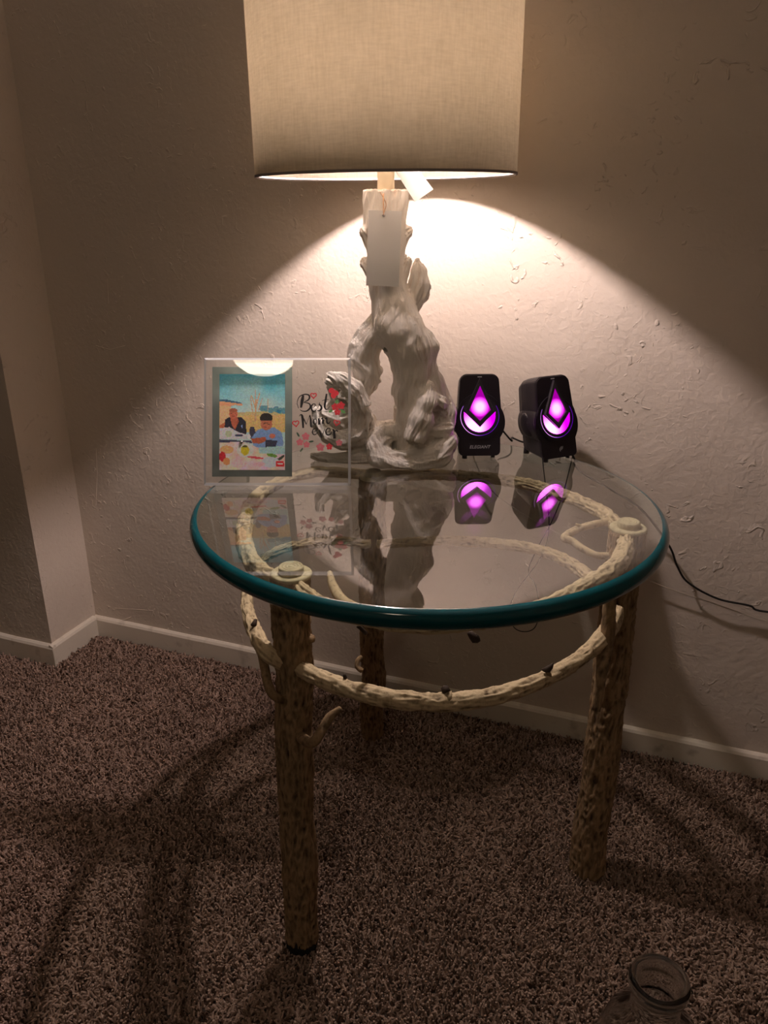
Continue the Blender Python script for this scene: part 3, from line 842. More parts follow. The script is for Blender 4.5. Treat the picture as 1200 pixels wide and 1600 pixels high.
# ------------------------------------------------------------------ paper tags hanging on the lamp
def quadcard(name, pts, t, mat, root, label=None):
    c = np.mean(pts, axis=0)
    nrm = np.cross(pts[1] - pts[0], pts[3] - pts[0]); nrm /= np.linalg.norm(nrm)
    bm = bmesh.new()
    A = [bm.verts.new(tuple(p - root - nrm * t / 2)) for p in pts]; B = [bm.verts.new(tuple(p - root + nrm * t / 2)) for p in pts]
    bm.faces.new(A); bm.faces.new(B[::-1])
    for i in range(4): bm.faces.new((A[i], B[i], B[(i + 1) % 4], A[(i + 1) % 4]))
    return bm, nrm
r0 = lp(599, 300, .036)[0]
t1 = empty('price_tag', r0, 0, 'grey-white blank card tag hanging down the front of the lamp stem', 'tag')
q = [lp(576, 328, .038)[0], lp(628, 330, .038)[0], lp(623, 448, .040)[0], lp(572, 446, .040)[0]]
bm, nn = quadcard('card', q, .0006, M['card'], r0)
obj_bm('card', bm, M['card'], t1)
hp = lp(599.5, 336, .0392)[0] - r0
V_, F_ = lathe([(.0001, .0004), (.0022, .0004), (.0022, -.0004)], 16)
Rm = Vector((fh[0], fh[1], 0)).to_track_quat('Z', 'Y').to_matrix()
pp = [np.array(Rm @ Vector((x, y, -z))) + hp - fh * .0004 for x, y, z in V_]
obj_np('eyelet', pp, F_, M['print_grey'], t1)
V_, F_, _ = tube([lp(600, 297, .030)[0] - r0, lp(599, 312, .037)[0] - r0, lp(599.5, 336, .0395)[0] - r0], [.0009, .0009, .0009], n=8)
o = obj_np('string', V_, F_, M['string'], t1)
V_, F_, _ = tube([lp(594, 300, .034)[0] - r0, lp(603, 318, .0365)[0] - r0, lp(599.5, 334, .0395)[0] - r0], [.0006, .0006, .0006], n=8)
obj_np('string', V_, F_, M['string'], t1)
r0 = lp(630, 262, .0)[0]
t2 = empty('care_tag', r0, 0, 'small white barcode tag dangling from under the shade, brightly lit', 'tag')
q = [lp(612, 258, .01)[0], lp(648, 258, -.01)[0], lp(677, 296, -.006)[0], lp(648, 316, .014)[0]]
bm, nn = quadcard('card', q, .0006, M['card'], r0)
cd = obj_bm('card', bm, M['card'], t2)
e1 = (q[1] - q[0]); e2 = (q[3] - q[0])
if nn @ (CAMP - q[0]) < 0: nn = -nn
for k, (u, v, du, dv) in enumerate([(.28, .78, .05, .10), (.40, .76, .03, .10), (.50, .75, .05, .09), (.62, .77, .03, .08), (.72, .76, .05, .08)]):
    b0 = q[0] + e1 * u + e2 * v + nn * .0005
    pts = [b0, b0 + e1 * du, b0 + e1 * du + e2 * dv, b0 + e2 * dv]
    bm, _ = quadcard('bar', pts, .0002, M['print_grey'], r0)
    obj_bm('barcode_bar', bm, M['print_grey'], cd)
V_, F_, _ = tube([q[0] * .5 + q[1] * .5 - r0, lp(615, 245, .0)[0] - r0], [.0007, .0007], n=6)
obj_np('string', V_, F_, M['card'], t2)

# ------------------------------------------------------------------ the two small lit speakers
def arc(cx, cy, r, a0, a1, n):
    return [(cx + r * math.cos(R(a0 + (a1 - a0) * i / n)), cy + r * math.sin(R(a0 + (a1 - a0) * i / n))) for i in range(n + 1)]
def led_material(name, c1, c2, cx, cz, rad, strength, floor=.35):
    """a backlit diffuser: brightest over its diode"""
    m, nt, out = newmat(name)
    N = nt.nodes.new; L = nt.links.new
    tc = N('ShaderNodeTexCoord'); 
    vm = N('ShaderNodeVectorMath'); vm.operation = 'DISTANCE'; vm.inputs[1].default_value = (cx, 0, cz)
    sx = N('ShaderNodeSeparateXYZ'); L(tc.outputs['Object'], sx.inputs[0]); cmb = N('ShaderNodeCombineXYZ'); L(sx.outputs[0], cmb.inputs[0]); L(sx.outputs[2], cmb.inputs[2])
    L(cmb.outputs[0], vm.inputs[0])
    mr = N('ShaderNodeMapRange'); mr.inputs['From Min'].default_value = rad * .25; mr.inputs['From Max'].default_value = rad
    mr.inputs['To Min'].default_value = 1; mr.inputs['To Max'].default_value = 0; mr.interpolation_type = 'SMOOTHSTEP'
    L(vm.outputs['Value'], mr.inputs['Value'])
    mc = N('ShaderNodeMix'); mc.data_type = 'RGBA'; mc.inputs['A'].default_value = (*c1, 1); mc.inputs['B'].default_value = (*c2, 1); L(mr.outputs[0], mc.inputs[0])
    ms = N('ShaderNodeMath'); ms.operation = 'MULTIPLY_ADD'; ms.inputs[1].default_value = strength * (1 - floor); ms.inputs[2].default_value = strength * floor; L(mr.outputs[0], ms.inputs[0])
    em = N('ShaderNodeEmission'); L(mc.outputs['Result'], em.inputs[0]); L(ms.outputs[0], em.inputs[1]); L(em.outputs[0], out.inputs[0])
    return m
TILT = R(17)
VS = .1335                     # height of the front along its slope
def speaker(px, py, yaw, label, logo, hot):
    root = empty('desktop_speaker', at(px, py, z=TZ), yaw, label, 'speaker', 'pair of black speakers on the glass')
    LIFT = .0055
    def shear(o):
        """lean the front back; the body runs level behind it"""
        for v in o.data.vertices:
            y, z = v.co.y, v.co.z
            v.co.y = y + z * math.sin(TILT); v.co.z = z * math.cos(TILT) + LIFT
        o.data.update(); return o
    w0, w1, rb, cy = .0325, .0345, .0425, .055
    # outline: rounded panel with the driver's round cheek on either side
    pts = []
    pts += arc(w1 - .008, .008, .008, -90, 0, 5)
    a = math.degrees(math.acos((w1 - .0) / rb))
    pts += [p for p in arc(0, cy, rb, -a * 1.0, a * .92, 16)]
    pts += arc(w0 - .012, VS - .012, .012, 0, 90, 6)
    pts += [(-u, v) for u, v in pts[::-1]]
    body_m = M['black']
    # body: rings going back, softly closing towards the rear
    bm = bmesh.new()
    rings = []
    prof = [(0.0, 1.0, 1.0), (.004, 1.0, 1.0), (.016, .97, .975), (.032, .94, .94), (.048, .90, .895), (.060, .83, .83), (.066, .70, .74)]
    for d, su, sv in prof:
        rings.append([bm.verts.new((u * su, d, .0 + v * sv if v > .02 else v * (1 - (1 - sv) * .2))) for u, v in pts])
    n_ = len(pts)
    for a_, b_ in zip(rings[:-1], rings[1:]):
        for i in range(n_): bm.faces.new((a_[i], b_[i], b_[(i + 1) % n_], a_[(i + 1) % n_]))
    bm.faces.new(rings[-1]); bm.faces.new(rings[0][::-1])
    bmesh.ops.remove_doubles(bm, verts=bm.verts, dist=1e-5)
    shear(obj_bm('cabinet', bm, body_m, root, smooth=False))
    # round side domes
    for s in (-1, 1):
        V_, F_ = lathe([(.0001, .0035), (.008, .0032), (.014, .002), (.018, .0008), (.0195, -.002)], 32)
        V_ = [(s * (.0375 + z), .032 + x, .050 + y) for x, y, z in V_]
        shear(obj_np('side_dome', V_, F_, body_m, root))
    # front panel with bevelled rim
    bm = bmesh.new()
    outline_prism([(u * .985, VS / 2 + (v - VS / 2) * .985) for u, v in pts], -.0022, .0003, bm)
    shear(obj_bm('front_panel', bm, M['panel'], root))
    # driver ring
    def ann(name, cx, cz, r0, r1, d0, d1, mat, par=None, a0=0, a1=360, n=64):
        bm = bmesh.new()
        full = abs(a1 - a0) >= 360
        k = n if full else n + 1
        Q = []
        for i in range(k):
            t_ = R(a0 + (a1 - a0) * i / n)
            Q.append([bm.verts.new((cx + r_ * math.cos(t_), d_, cz + r_ * math.sin(t_))) for r_, d_ in ((r0, d1), (r0, d0), (r1, d0), (r1, d1))])
        for i in range(k if full else k - 1):
            j = (i + 1) % k
            for m_ in range(4): bm.faces.new((Q[i][m_], Q[i][(m_ + 1) % 4], Q[j][(m_ + 1) % 4], Q[j][m_]))
        return shear(obj_bm(name, bm, mat, par or root, smooth=False))
    rc = .0305
    mR = led_material('led_ring_light', (.28, .0, 1.0), (.85, .35, 1.0), -rc, cy, .045, LED_STRENGTH * .16, .25)
    cy = .066; rc = .0325
    ann('driver_surround', 0, cy, rc - .0004, rc + .0052, -.0040, -.0021, M['panel'])
    ann('light_ring', 0, cy, rc - .0011, rc - .0001, -.0036, -.0022, mR, a0=148, a1=392)
    ann('driver_bezel', 0, cy, .0262, rc - .0008, -.0032, -.0021, M['black2'])
    # lit crescent below the kite
    bm = bmesh.new()
    A = [(-.0262, .0735)] + arc(0, cy, .0260, 176, 364, 30) + [(.0262, .0735), (.0, .0480)]
    outline_prism(A, -.0036, -.0022, bm)
    mC = led_material('led_crescent_light', (.80, .0, .90), (1.0, .14, 1.0), hot, cy - .016, .034, LED_STRENGTH * .75, .16)
    shear(obj_bm('lit_crescent', bm, mC, root))
    # kite: frame and glowing middle
    ko = [(0, .1280), (.0245, .0745), (0, .0490), (-.0245, .0745)]
    ki = [(0, .1165), (.0180, .0765), (0, .0590), (-.0180, .0765)]
    bm = bmesh.new()
    Ao = [bm.verts.new((u, -.0022, v)) for u, v in ko]; Bo = [bm.verts.new((u * .96, -.0075, v)) for u, v in ko]
    Bi = [bm.verts.new((u, -.0075, v)) for u, v in ki]; Ai = [bm.verts.new((u * .96, -.0030, v)) for u, v in ki]
    for i in range(4):
        j = (i + 1) % 4
        bm.faces.new((Ao[i], Ao[j], Bo[j], Bo[i])); bm.faces.new((Bo[i], Bo[j], Bi[j], Bi[i])); bm.faces.new((Bi[i], Bi[j], Ai[j], Ai[i])); bm.faces.new((Ai[i], Ai[j], Ao[j], Ao[i]))
    kf = shear(obj_bm('kite_frame', bm, M['black2'], root))
    bm = bmesh.new()
    outline_prism([(u * .985, v) for u, v in ki], -.0050, -.0032, bm)
    mK = led_material('led_kite_light', (.85, .0, .80), (1.0, .17, 1.0), 0, .0835, .0175, LED_STRENGTH * .5, .10)
    shear(obj_bm('lit_kite', bm, mK, root))
    # small badge at the tip, maker's lettering below
    bm = bmesh.new(); box(bm, -.0035, .0035, -.0027, -.0021, .1290, .1305)
    shear(obj_bm('badge', bm, M['logo'], root))
    cu = bpy.data.curves.new('lettering', 'FONT'); cu.body = logo; cu.size = .0072 if len(logo) > 3 else .0085
    cu.align_x = 'CENTER'; cu.extrude = .0001; cu.shear = .25; cu.offset = .00008; cu.space_character = 1.05
    to = bpy.data.objects.new('lettering', cu); C.objects.link(to)
    me = bpy.data.meshes.new_from_object(to); bpy.data.objects.remove(to)
    for v in me.vertices: v.co = Vector((v.co.x + (.0 if len(logo) > 3 else .003), -.0024 - v.co.z, v.co.y + .0128))
    shear(link_mesh('lettering', me, M['logo'], root))
    # feet: one stub in front at the left, a broad pad behind
    def foot(x, y, r_, name='foot'):
        V_, F_ = lathe([(.0001, 0), (r_, 0), (r_ * .9, LIFT + .004), (.0001, LIFT + .004)], 16)
        obj_np(name, [(a_ + x, b_ + y, c_) for a_, b_, c_ in V_], F_, M['black2'], root)
    foot(-.024, .005, .0045); foot(-.024, .060, .005); foot(.024, .060, .005); foot(.024, .010, .0035)
    return root
s1 = speaker(749, 717, YAW + R(2), 'black desktop speaker with magenta kite light, beside the lamp base, facing straight ahead', 'ELEGIANT', -.010)
s2 = speaker(874, 720, YAW + R(25), 'black desktop speaker with magenta kite light, right of its twin, side showing', '(F', -.016)

# ------------------------------------------------------------------ glass keepsake photo frame
FU = 1.1735 / FPX
F0 = (at(318, 763, z=TZ) + at(548, 763, z=TZ)) / 2
FT = R(22)
frame = empty('photo_frame', F0, YAW, 'clear glass photo block with snapshot, red hearts and Best Mom ever lettering', 'picture frame')
FW, FH, FD = 229 * FU / 2, 199 * FU, .012
def fl(X, Y):
    """crop coordinates of the frame's face -> (u, v) on the face in metres"""
    px = 300 + X / 4.615; py = 540 + Y / 4.615
    return ((px - 433) * FU, (762 - py) * FU)
def lean(o):
    for v in o.data.vertices:
        y, z = v.co.y, v.co.z
        v.co.y = y * math.cos(FT) + z * math.sin(FT); v.co.z = z * math.cos(FT) - y * math.sin(FT) + .0005 + FD * math.sin(FT)
    o.data.update(); return o
M['fglass'] = clear_glass('keepsake_glass', (.965, .975, .97), 1.5, 0.0)
M['fedge'] = clear_glass('keepsake_glass_edge', (.70, .74, .74), 1.5, .38, .12)
_nt = M['fedge'].node_tree; _o = [n_ for n_ in _nt.nodes if n_.type == 'OUTPUT_MATERIAL'][0]; _src = _o.inputs[0].links[0].from_socket
_t = _nt.nodes.new('ShaderNodeBsdfTranslucent'); _t.inputs[0].default_value = (.85, .88, .9, 1); _d = _nt.nodes.new('ShaderNodeBsdfDiffuse'); _d.inputs[0].default_value = (.8, .83, .85, 1)  # white body colour stands in for lamp light refracted at the bevels
_a = _nt.nodes.new('ShaderNodeMixShader'); _nt.links.new(_t.outputs[0], _a.inputs[1]); _nt.links.new(_d.outputs[0], _a.inputs[2])
_b = _nt.nodes.new('ShaderNodeMixShader'); _b.inputs[0].default_value = .6; _nt.links.new(_src, _b.inputs[1]); _nt.links.new(_a.outputs[0], _b.inputs[2]); _nt.links.new(_b.outputs[0], _o.inputs[0])
bm = bmesh.new(); c_ = .0036
A = [(-FW + c_, 0, c_), (FW - c_, 0, c_), (FW - c_, 0, FH - c_), (-FW + c_, 0, FH - c_)]
B = [(-FW, c_, 0), (FW, c_, 0), (FW, c_, FH), (-FW, c_, FH)]
D = [(-FW, FD, 0), (FW, FD, 0), (FW, FD, FH), (-FW, FD, FH)]
va = [bm.verts.new(p) for p in A]; vb = [bm.verts.new(p) for p in B]; vd = [bm.verts.new(p) for p in D]
f_ = bm.faces.new(va); f_.material_index = 0
f_ = bm.faces.new(vd[::-1]); f_.material_index = 0
for i in range(4):
    j = (i + 1) % 4
    bm.faces.new((va[i], vb[i], vb[j], va[j])).material_index = 1
    bm.faces.new((vb[i], vd[i], vd[j], vb[j])).material_index = 1
lean(obj_bm('glass_block', bm, [M['fglass'], M['fedge']], frame))
M['mat_grey'] = pbr('silver_grey_border', (.19, .22, .23), .25, metal=.6, noise=(40, (.29, .33, .34), .4, .7))
u0, v1 = fl(135, 163); u1, v0 = fl(715, 960)
bm = bmesh.new(); box(bm, u0, u1, FD + .0002, FD + .0012, v0, v1)
border = lean(obj_bm('print_border', bm, M['mat_grey'], frame)); border['label'] = 'silvery grey border round the snapshot'

# the snapshot: a flat print, two people at a food-laden outdoor table
def snapshot():
    W_, H_ = 94, 140
    yy, xx = np.mgrid[0:H_, 0:W_]
    X = 188 + (xx + .5) / W_ * (664 - 188); Y = 215 + (yy + .5) / H_ * (912 - 215)
    r3 = np.random.default_rng(3)
    def nz(s):
        g = r3.random((40, 40)); x = X / s; y = Y / s; i = x.astype(int); j = y.astype(int); a = x - i; b = y - j
        f = lambda p, q: g[p % 40, q % 40]
        return (f(i, j) * (1 - a) + f(i + 1, j) * a) * (1 - b) + (f(i, j + 1) * (1 - a) + f(i + 1, j + 1) * a) * b
    img = np.zeros((H_, W_, 3))
    t = np.clip((Y - 215) / 260, 0, 1)[..., None]
    img[:] = (1 - t) * np.array([60, 165, 190]) + t * np.array([185, 215, 215])
    cl = np.clip(nz(80) * 1.6 - .6, 0, 1)[..., None] * np.clip(1 - abs(X - 440) / 300, 0, 1)[..., None]
    img = img * (1 - .6 * cl) + np.array([235, 225, 205]) * .6 * cl
    def paint(m, c, j=10):
        img[m] = np.array(c) + (r3.random((m.sum(), 3)) - .5) * j
    def poly(P):
        m = np.zeros(X.shape, bool); n = len(P)
        for i in range(n):
            x0, y0 = P[i]; x1, y1 = P[(i + 1) % n]
            c = ((y0 > Y) != (y1 > Y)) & (X < (x1 - x0) * (Y - y0) / ((y1 - y0) or 1e-9) + x0)
            m ^= c
        return m
    def ell(cx, cy, a, b, rot=0):
        c, s = math.cos(R(rot)), math.sin(R(rot)); dx = X - cx; dy = Y - cy
        return ((dx * c + dy * s) / a) ** 2 + ((-dx * s + dy * c) / b) ** 2 < 1
    paint(poly([(188, 500), (664, 490), (664, 640), (188, 640)]), (214, 186, 128), 26)
    paint(poly([(188, 480), (300, 495), (664, 478), (664, 510), (188, 520)]), (196, 186, 138), 30)
    for bx in (500, 525, 560, 600, 630, 655): paint(ell(bx, 470 + 12 * math.sin(bx), 22, 22), (100, 150, 160), 30)
    paint(ell(618, 487, 16, 12), (40, 120, 150), 10)
    # bare tree
    for x0, y0, x1, y1, w in [(450, 560, 452, 400, 7), (452, 470, 420, 370, 4), (452, 460, 480, 350, 4), (430, 500, 412, 380, 3), (470, 480, 500, 390, 3), (452, 430, 448, 330, 3), (540, 480, 542, 390, 2)]:
        d = abs((X - x0) * (y1 - y0) - (Y - y0) * (x1 - x0)) / math.hypot(x1 - x0, y1 - y0)
        paint((d < w) & (Y < max(y0, y1)) & (Y > min(y0, y1)), (200, 165, 130), 25)
    # canopy roof at the left
    paint(poly([(188, 400), (350, 425), (355, 445), (300, 440), (188, 470)]), (225, 165, 130), 18)
    paint(poly([(188, 398), (230, 398), (352, 424), (352, 432), (188, 412)]), (60, 100, 125), 12)
    paint(poly([(188, 440), (270, 450), (285, 560), (188, 590)]), (228, 190, 150), 20)
    # person on the left, dark short-sleeved shirt
    paint(poly([(188, 590), (235, 560), (245, 590), (200, 620)]), (190, 110, 85), 12)
    paint(poly([(230, 545), (265, 525), (300, 530), (350, 530), (380, 560), (385, 650), (340, 655), (280, 640), (225, 600)]), (34, 34, 52), 12)
    paint(poly([(265, 530), (320, 530), (330, 560), (300, 620), (280, 590)]), (176, 100, 80), 12)
    paint(ell(290, 505, 30, 36), (188, 112, 90), 14); paint(ell(288, 480, 30, 16), (160, 96, 76), 12)
    paint(ell(276, 500, 5, 3), (90, 50, 45), 6); paint(ell(302, 500, 5, 3), (90, 50, 45), 6); paint(ell(290, 522, 9, 3), (130, 60, 55), 6)
    paint(ell(352, 595, 5, 12), (150, 170, 220), 10)
    # person on the right, pale blue top
    paint(poly([(470, 620), (510, 605), (590, 605), (640, 640), (655, 720), (640, 760), (540, 770), (440, 750), (420, 680), (440, 640)]), (128, 158, 200), 16)
    paint(ell(529, 580, 42, 42), (186, 120, 95), 12); 
    paint(ell(528, 535, 46, 38), (28, 26, 30), 8); paint(poly([(486, 552), (572, 552), (568, 566), (490, 566)]), (186, 120, 95), 10)
    paint(ell(512, 578, 7, 3), (60, 35, 30), 6); paint(ell(545, 580, 7, 3), (60, 35, 30), 6); paint(ell(522, 602, 10, 3), (140, 60, 60), 6)
    paint(poly([(418, 685), (520, 672), (530, 700), (480, 722), (430, 715)]), (176, 100, 75), 20); paint(ell(572, 665, 22, 18), (196, 120, 100), 12)
    paint(poly([(410, 600), (440, 600), (450, 640), (420, 680), (400, 690)]), (60, 60, 80), 20)
    paint(poly([(520, 690), (610, 700), (590, 760), (520, 750)]), (52, 52, 74), 16)
    paint(poly([(188, 690), (420, 700), (430, 720), (350, 705), (188, 715)]), (70, 72, 96), 26)
    paint(poly([(188, 610), (260, 600), (330, 640), (390, 655), (385, 690), (188, 690)]), (212, 212, 216), 34)
    paint(ell(255, 650, 24, 24), (190, 200, 170), 20); paint(ell(330, 660, 30, 9), (60, 66, 90), 20)
    paint(ell(402, 670, 12, 20), (230, 236, 240), 8)
    # the table in front
    m = poly([(188, 715), (350, 705), (470, 750), (664, 770), (664, 912), (188, 912)])
    base = np.stack([225 + 20 * nz(30), 190 + 40 * nz(44), 180 + 50 * nz(36)], -1)
    img[m] = base[m]
    paint(poly([(470, 750), (664, 735), (664, 800), (480, 790)]), (170, 205, 205), 26)
    paint(ell(240, 765, 50, 30), (240, 180, 130), 30); paint(ell(376, 770, 60, 50), (220, 224, 214), 14); paint(ell(374, 768, 30, 38), (205, 190, 60), 18)
    paint(ell(374, 742, 18, 8), (90, 84, 50), 14); paint(ell(210, 815, 24, 36), (190, 45, 60), 20); paint(ell(240, 850, 26, 26), (240, 160, 110), 24)
    paint(ell(560, 855, 60, 40), (206, 216, 226), 12); paint(poly([(595, 850), (655, 845), (658, 885), (600, 885)]), (205, 50, 60), 16); paint(poly([(610, 862), (650, 860), (650, 874), (612, 874)]), (236, 220, 220), 10)
    paint(ell(570, 806, 40, 12, 12), (110, 150, 70), 24); paint(ell(450, 822, 60, 8, 6), (210, 90, 100), 20); paint(ell(480, 870, 40, 16), (240, 190, 200), 20)
    paint(ell(330, 870, 60, 26), (240, 205, 205), 22); paint(poly([(610, 830), (655, 800), (662, 812), (625, 845)]), (60, 70, 60), 16)
    g_ = img.mean(-1, keepdims=True); img = g_ + (img - g_) * 1.15
    img = np.clip(img * 1.12 + (nz(6)[..., None] - .5) * 34 + (r3.random(img.shape) - .5) * 16, 0, 255) / 255
    lin = np.where(img <= .04045, img / 12.92, ((img + .055) / 1.055) ** 2.4)
    me = bpy.data.meshes.new('snapshot')
    V_ = []
    for j in range(H_ + 1):
        for i in range(W_ + 1):
            u, v = fl(188 + i / W_ * 476, 215 + j / H_ * 697)
            V_.append((u, FD - .0003, v))
    Fc_ = [(j * (W_ + 1) + i, (j + 1) * (W_ + 1) + i, (j + 1) * (W_ + 1) + i + 1, j * (W_ + 1) + i + 1) for j in range(H_) for i in range(W_)]
    me.from_pydata(V_, [], Fc_)
    ca = me.color_attributes.new('print', 'FLOAT_COLOR', 'CORNER')
    col = np.ones((H_ * W_, 4, 4), np.float32); col[:, :, :3] = lin.reshape(-1, 1, 3)
    ca.data.foreach_set('color', col.ravel())
    m, nt, out = newmat('photo_print')
    b = nt.nodes.new('ShaderNodeBsdfPrincipled'); b.inputs['Roughness'].default_value = .35
    a = nt.nodes.new('ShaderNodeVertexColor'); a.layer_name = 'print'
    nt.links.new(a.outputs[0], b.inputs['Base Color']); nt.links.new(b.outputs[0], out.inputs[0])
    o = lean(link_mesh('snapshot', me, m, frame)); o['label'] = 'colour snapshot of two people seated at a food-laden outdoor table'
snapshot()

M['ink'] = pbr('black_ink', (.006, .005, .006), .5)
M['red'] = pbr('red_print', (.62, .035, .05), .5)
M['pink'] = pbr('pink_print', (.62, .17, .20), .5)
M['leaf'] = pbr('dark_green_print', (.05, .10, .06), .5)
M['green'] = pbr('green_print', (.10, .30, .09), .5)
DY = -.0004
def brush(bm, pts, wid):
    """a pen stroke with changing width on the frame's face"""
    w = np.asarray(wid, float) * 1.55
    if w.ndim == 0: w = np.full(len(pts), float(w))
    D = catmull(np.c_[np.array(pts, float), w], 6)
    T = np.gradient(D[:, :2], axis=0); T /= (np.linalg.norm(T, axis=1)[:, None] + 1e-9)
    prev = None
    for (x, y, ww), (tx, ty) in zip(D, T):
        a = fl(x - ty * ww / 2, y + tx * ww / 2); b = fl(x + ty * ww / 2, y - tx * ww / 2)
        q = (bm.verts.new((a[0], DY, a[1])), bm.verts.new((b[0], DY, b[1])))
        if prev:
            try: bm.faces.new((prev[0], prev[1], q[1], q[0]))
            except ValueError: pass
        prev = q
def word(name, strokes, mat, thick=.0001, parent=None):
    bm = bmesh.new()
    for p, w in strokes: brush(bm, p, w)
    o = obj_bm(name, bm, mat, parent or frame)
    return lean(o)
lt = [('B', [([(802, 378), (794, 420), (786, 468)], [10, 15, 8]), ([(768, 472), (758, 430), (776, 388), (812, 372), (844, 380), (842, 408), (806, 430)], [3, 3, 4, 5, 7, 7, 3]), ([(806, 430), (846, 440), (852, 468), (826, 492), (796, 492), (778, 482)], [3, 6, 8, 6, 4, 2])]),
      ('e', [([(862, 472), (884, 460), (888, 444), (872, 442), (860, 462), (868, 490), (884, 492), (900, 478)], [2, 3, 4, 4, 7, 8, 5, 2])]),
      ('s', [([(900, 478), (916, 448), (920, 430)], [2, 3, 3]), ([(914, 440), (930, 456), (932, 474), (918, 490), (902, 486)], [4, 8, 10, 6, 3])]),
      ('t', [([(970, 368), (962, 420), (956, 460), (966, 480), (978, 476), (992, 458)], [8, 10, 9, 5, 3, 2]), ([(936, 418), (962, 410), (988, 408)], [2, 3, 2])])]
lt2 = [('M', [([(774, 530), (784, 518), (796, 534), (802, 614)], [2, 5, 11, 8]), ([(794, 526), (808, 552), (824, 588)], [3, 5, 4]), ([(824, 588), (838, 552), (850, 520)], [2, 2, 3]), ([(850, 520), (856, 560), (858, 600), (868, 610)], [4, 9, 8, 2])]),
       ('o', [([(888, 548), (876, 558), (875, 576), (886, 586), (898, 576), (898, 558), (888, 548)], [4, 5, 6, 5, 3, 3, 4])]),
       ('m', [([(914, 544), (918, 590)], [8, 12]), ([(918, 585), (930, 550), (942, 546), (944, 584)], [2, 3, 7, 9]), ([(944, 580), (958, 548), (970, 544), (972, 572), (984, 582), (1000, 562)], [2, 3, 7, 8, 5, 2])])]
lt3 = [('e', [([(872, 644), (892, 636), (902, 624), (892, 614), (876, 622), (868, 644), (876, 660), (892, 660), (908, 644)], [2, 3, 3, 3, 4, 6, 5, 4, 2])]),
       ('v', [([(918, 626), (926, 650), (936, 688)], [4, 9, 7]), ([(936, 688), (946, 650), (958, 620)], [2, 3, 3])]),
       ('e', [([(968, 646), (992, 636), (994, 620), (978, 616), (964, 638), (974, 662), (996, 660), (1008, 640)], [2, 3, 4, 4, 7, 7, 5, 2])]),
       ('r', [([(1012, 630), (1022, 632), (1028, 690)], [4, 9, 13]), ([(1028, 650), (1038, 630), (1050, 640)], [2, 4, 6])])]
for grp, nm in ((lt, 'best_lettering'), (lt2, 'mom_lettering'), (lt3, 'ever_lettering')):
    word('lettering', [s for _, ss in grp for s in ss], M['ink'])
def heart_pts(cx, cy, s, rot=0):
    P = []
    for i in range(15):
        t = -PI + 2 * PI * i / 14 + PI
        x = 16 * math.sin(t) ** 3; y = -(13 * math.cos(t) - 5 * math.cos(2 * t) - 2 * math.cos(3 * t) - math.cos(4 * t))
        x, y = x * s / 34, y * s / 34
        c, q = math.cos(R(rot)), math.sin(R(rot))
        P.append((cx + x * c - y * q, cy + x * q + y * c))
    return P
for cx, cy, s, rot in [(876, 380, 44, 0), (749, 581, 48, -8), (1043, 576, 44, 12)]:
    word('heart', [(heart_pts(cx, cy, s, rot), 5)], M['red'])
def blob(bm, cx, cy, a, b, rot=0, n=14, wob=0.0, dy=0.0):
    vs = []
    for i in range(n):
        t = 2 * PI * i / n; r_ = 1 + wob * math.sin(5 * t)
        x = a * math.cos(t) * r_; y = b * math.sin(t) * r_; c, s = math.cos(R(rot)), math.sin(R(rot))
        u, v = fl(cx + x * c - y * s, cy + x * s + y * c); vs.append(bm.verts.new((u, DY - dy, v)))
    bm.faces.new(vs)
def flower(cx, cy, r_, mat, name='flower'):
    bm = bmesh.new()
    for k in range(5):
        a = 2 * PI * k / 5 - PI / 2; blob(bm, cx + r_ * .55 * math.cos(a), cy + r_ * .55 * math.sin(a), r_ * .48, r_ * .42, math.degrees(a), 10, 0, .00003 * k)
    return lean(obj_bm(name, bm, mat, frame))
flower(820, 675, 28, M['pink']); flower(778, 716, 26, M['pink']); flower(826, 733, 24, M['pink'])
bm = bmesh.new(); blob(bm, 1005, 345, 22, 20, 0, 14); blob(bm, 1034, 362, 24, 20, 20, 14, 0, .00003); blob(bm, 1020, 380, 20, 22, 0, 14, 0, .00006)
lean(obj_bm('red_petals', bm, M['red'], frame))
flower(1032, 462, 28, M['red']); flower(1074, 452, 28, M['red']); flower(1048, 500, 24, M['red'])
flower(925, 752, 30, M['pink']); flower(990, 748, 24, M['red']); flower(1060, 720, 24, M['pink'])
for cx, cy, a, b, rot, mt in [(765, 661, 19, 7, 60, 'leaf'), (860, 711, 18, 7, -10, 'leaf'), (790, 771, 17, 6, -55, 'leaf'), (1042, 424, 18, 9, -60, 'green'), (1000, 492, 17, 8, -30, 'green'), (1088, 496, 20, 10, 30, 'green'), (1055, 434, 10, 5, 80, 'green')]:
    bm = bmesh.new(); blob(bm, cx, cy, a, b, rot, 12); lean(obj_bm('leaf', bm, M[mt], frame))
# easel peg behind the snapshot
V_, F_, _ = tube([(-.055, FD * 1.1 + .060 * math.sin(FT) / math.cos(FT) * .9, .062), (-.055, .075, .001)], [.0025, .0025], n=12)
obj_np('easel_peg', V_, F_, pbr('steel_peg', (.5, .5, .5), .3, metal=1.0), frame)

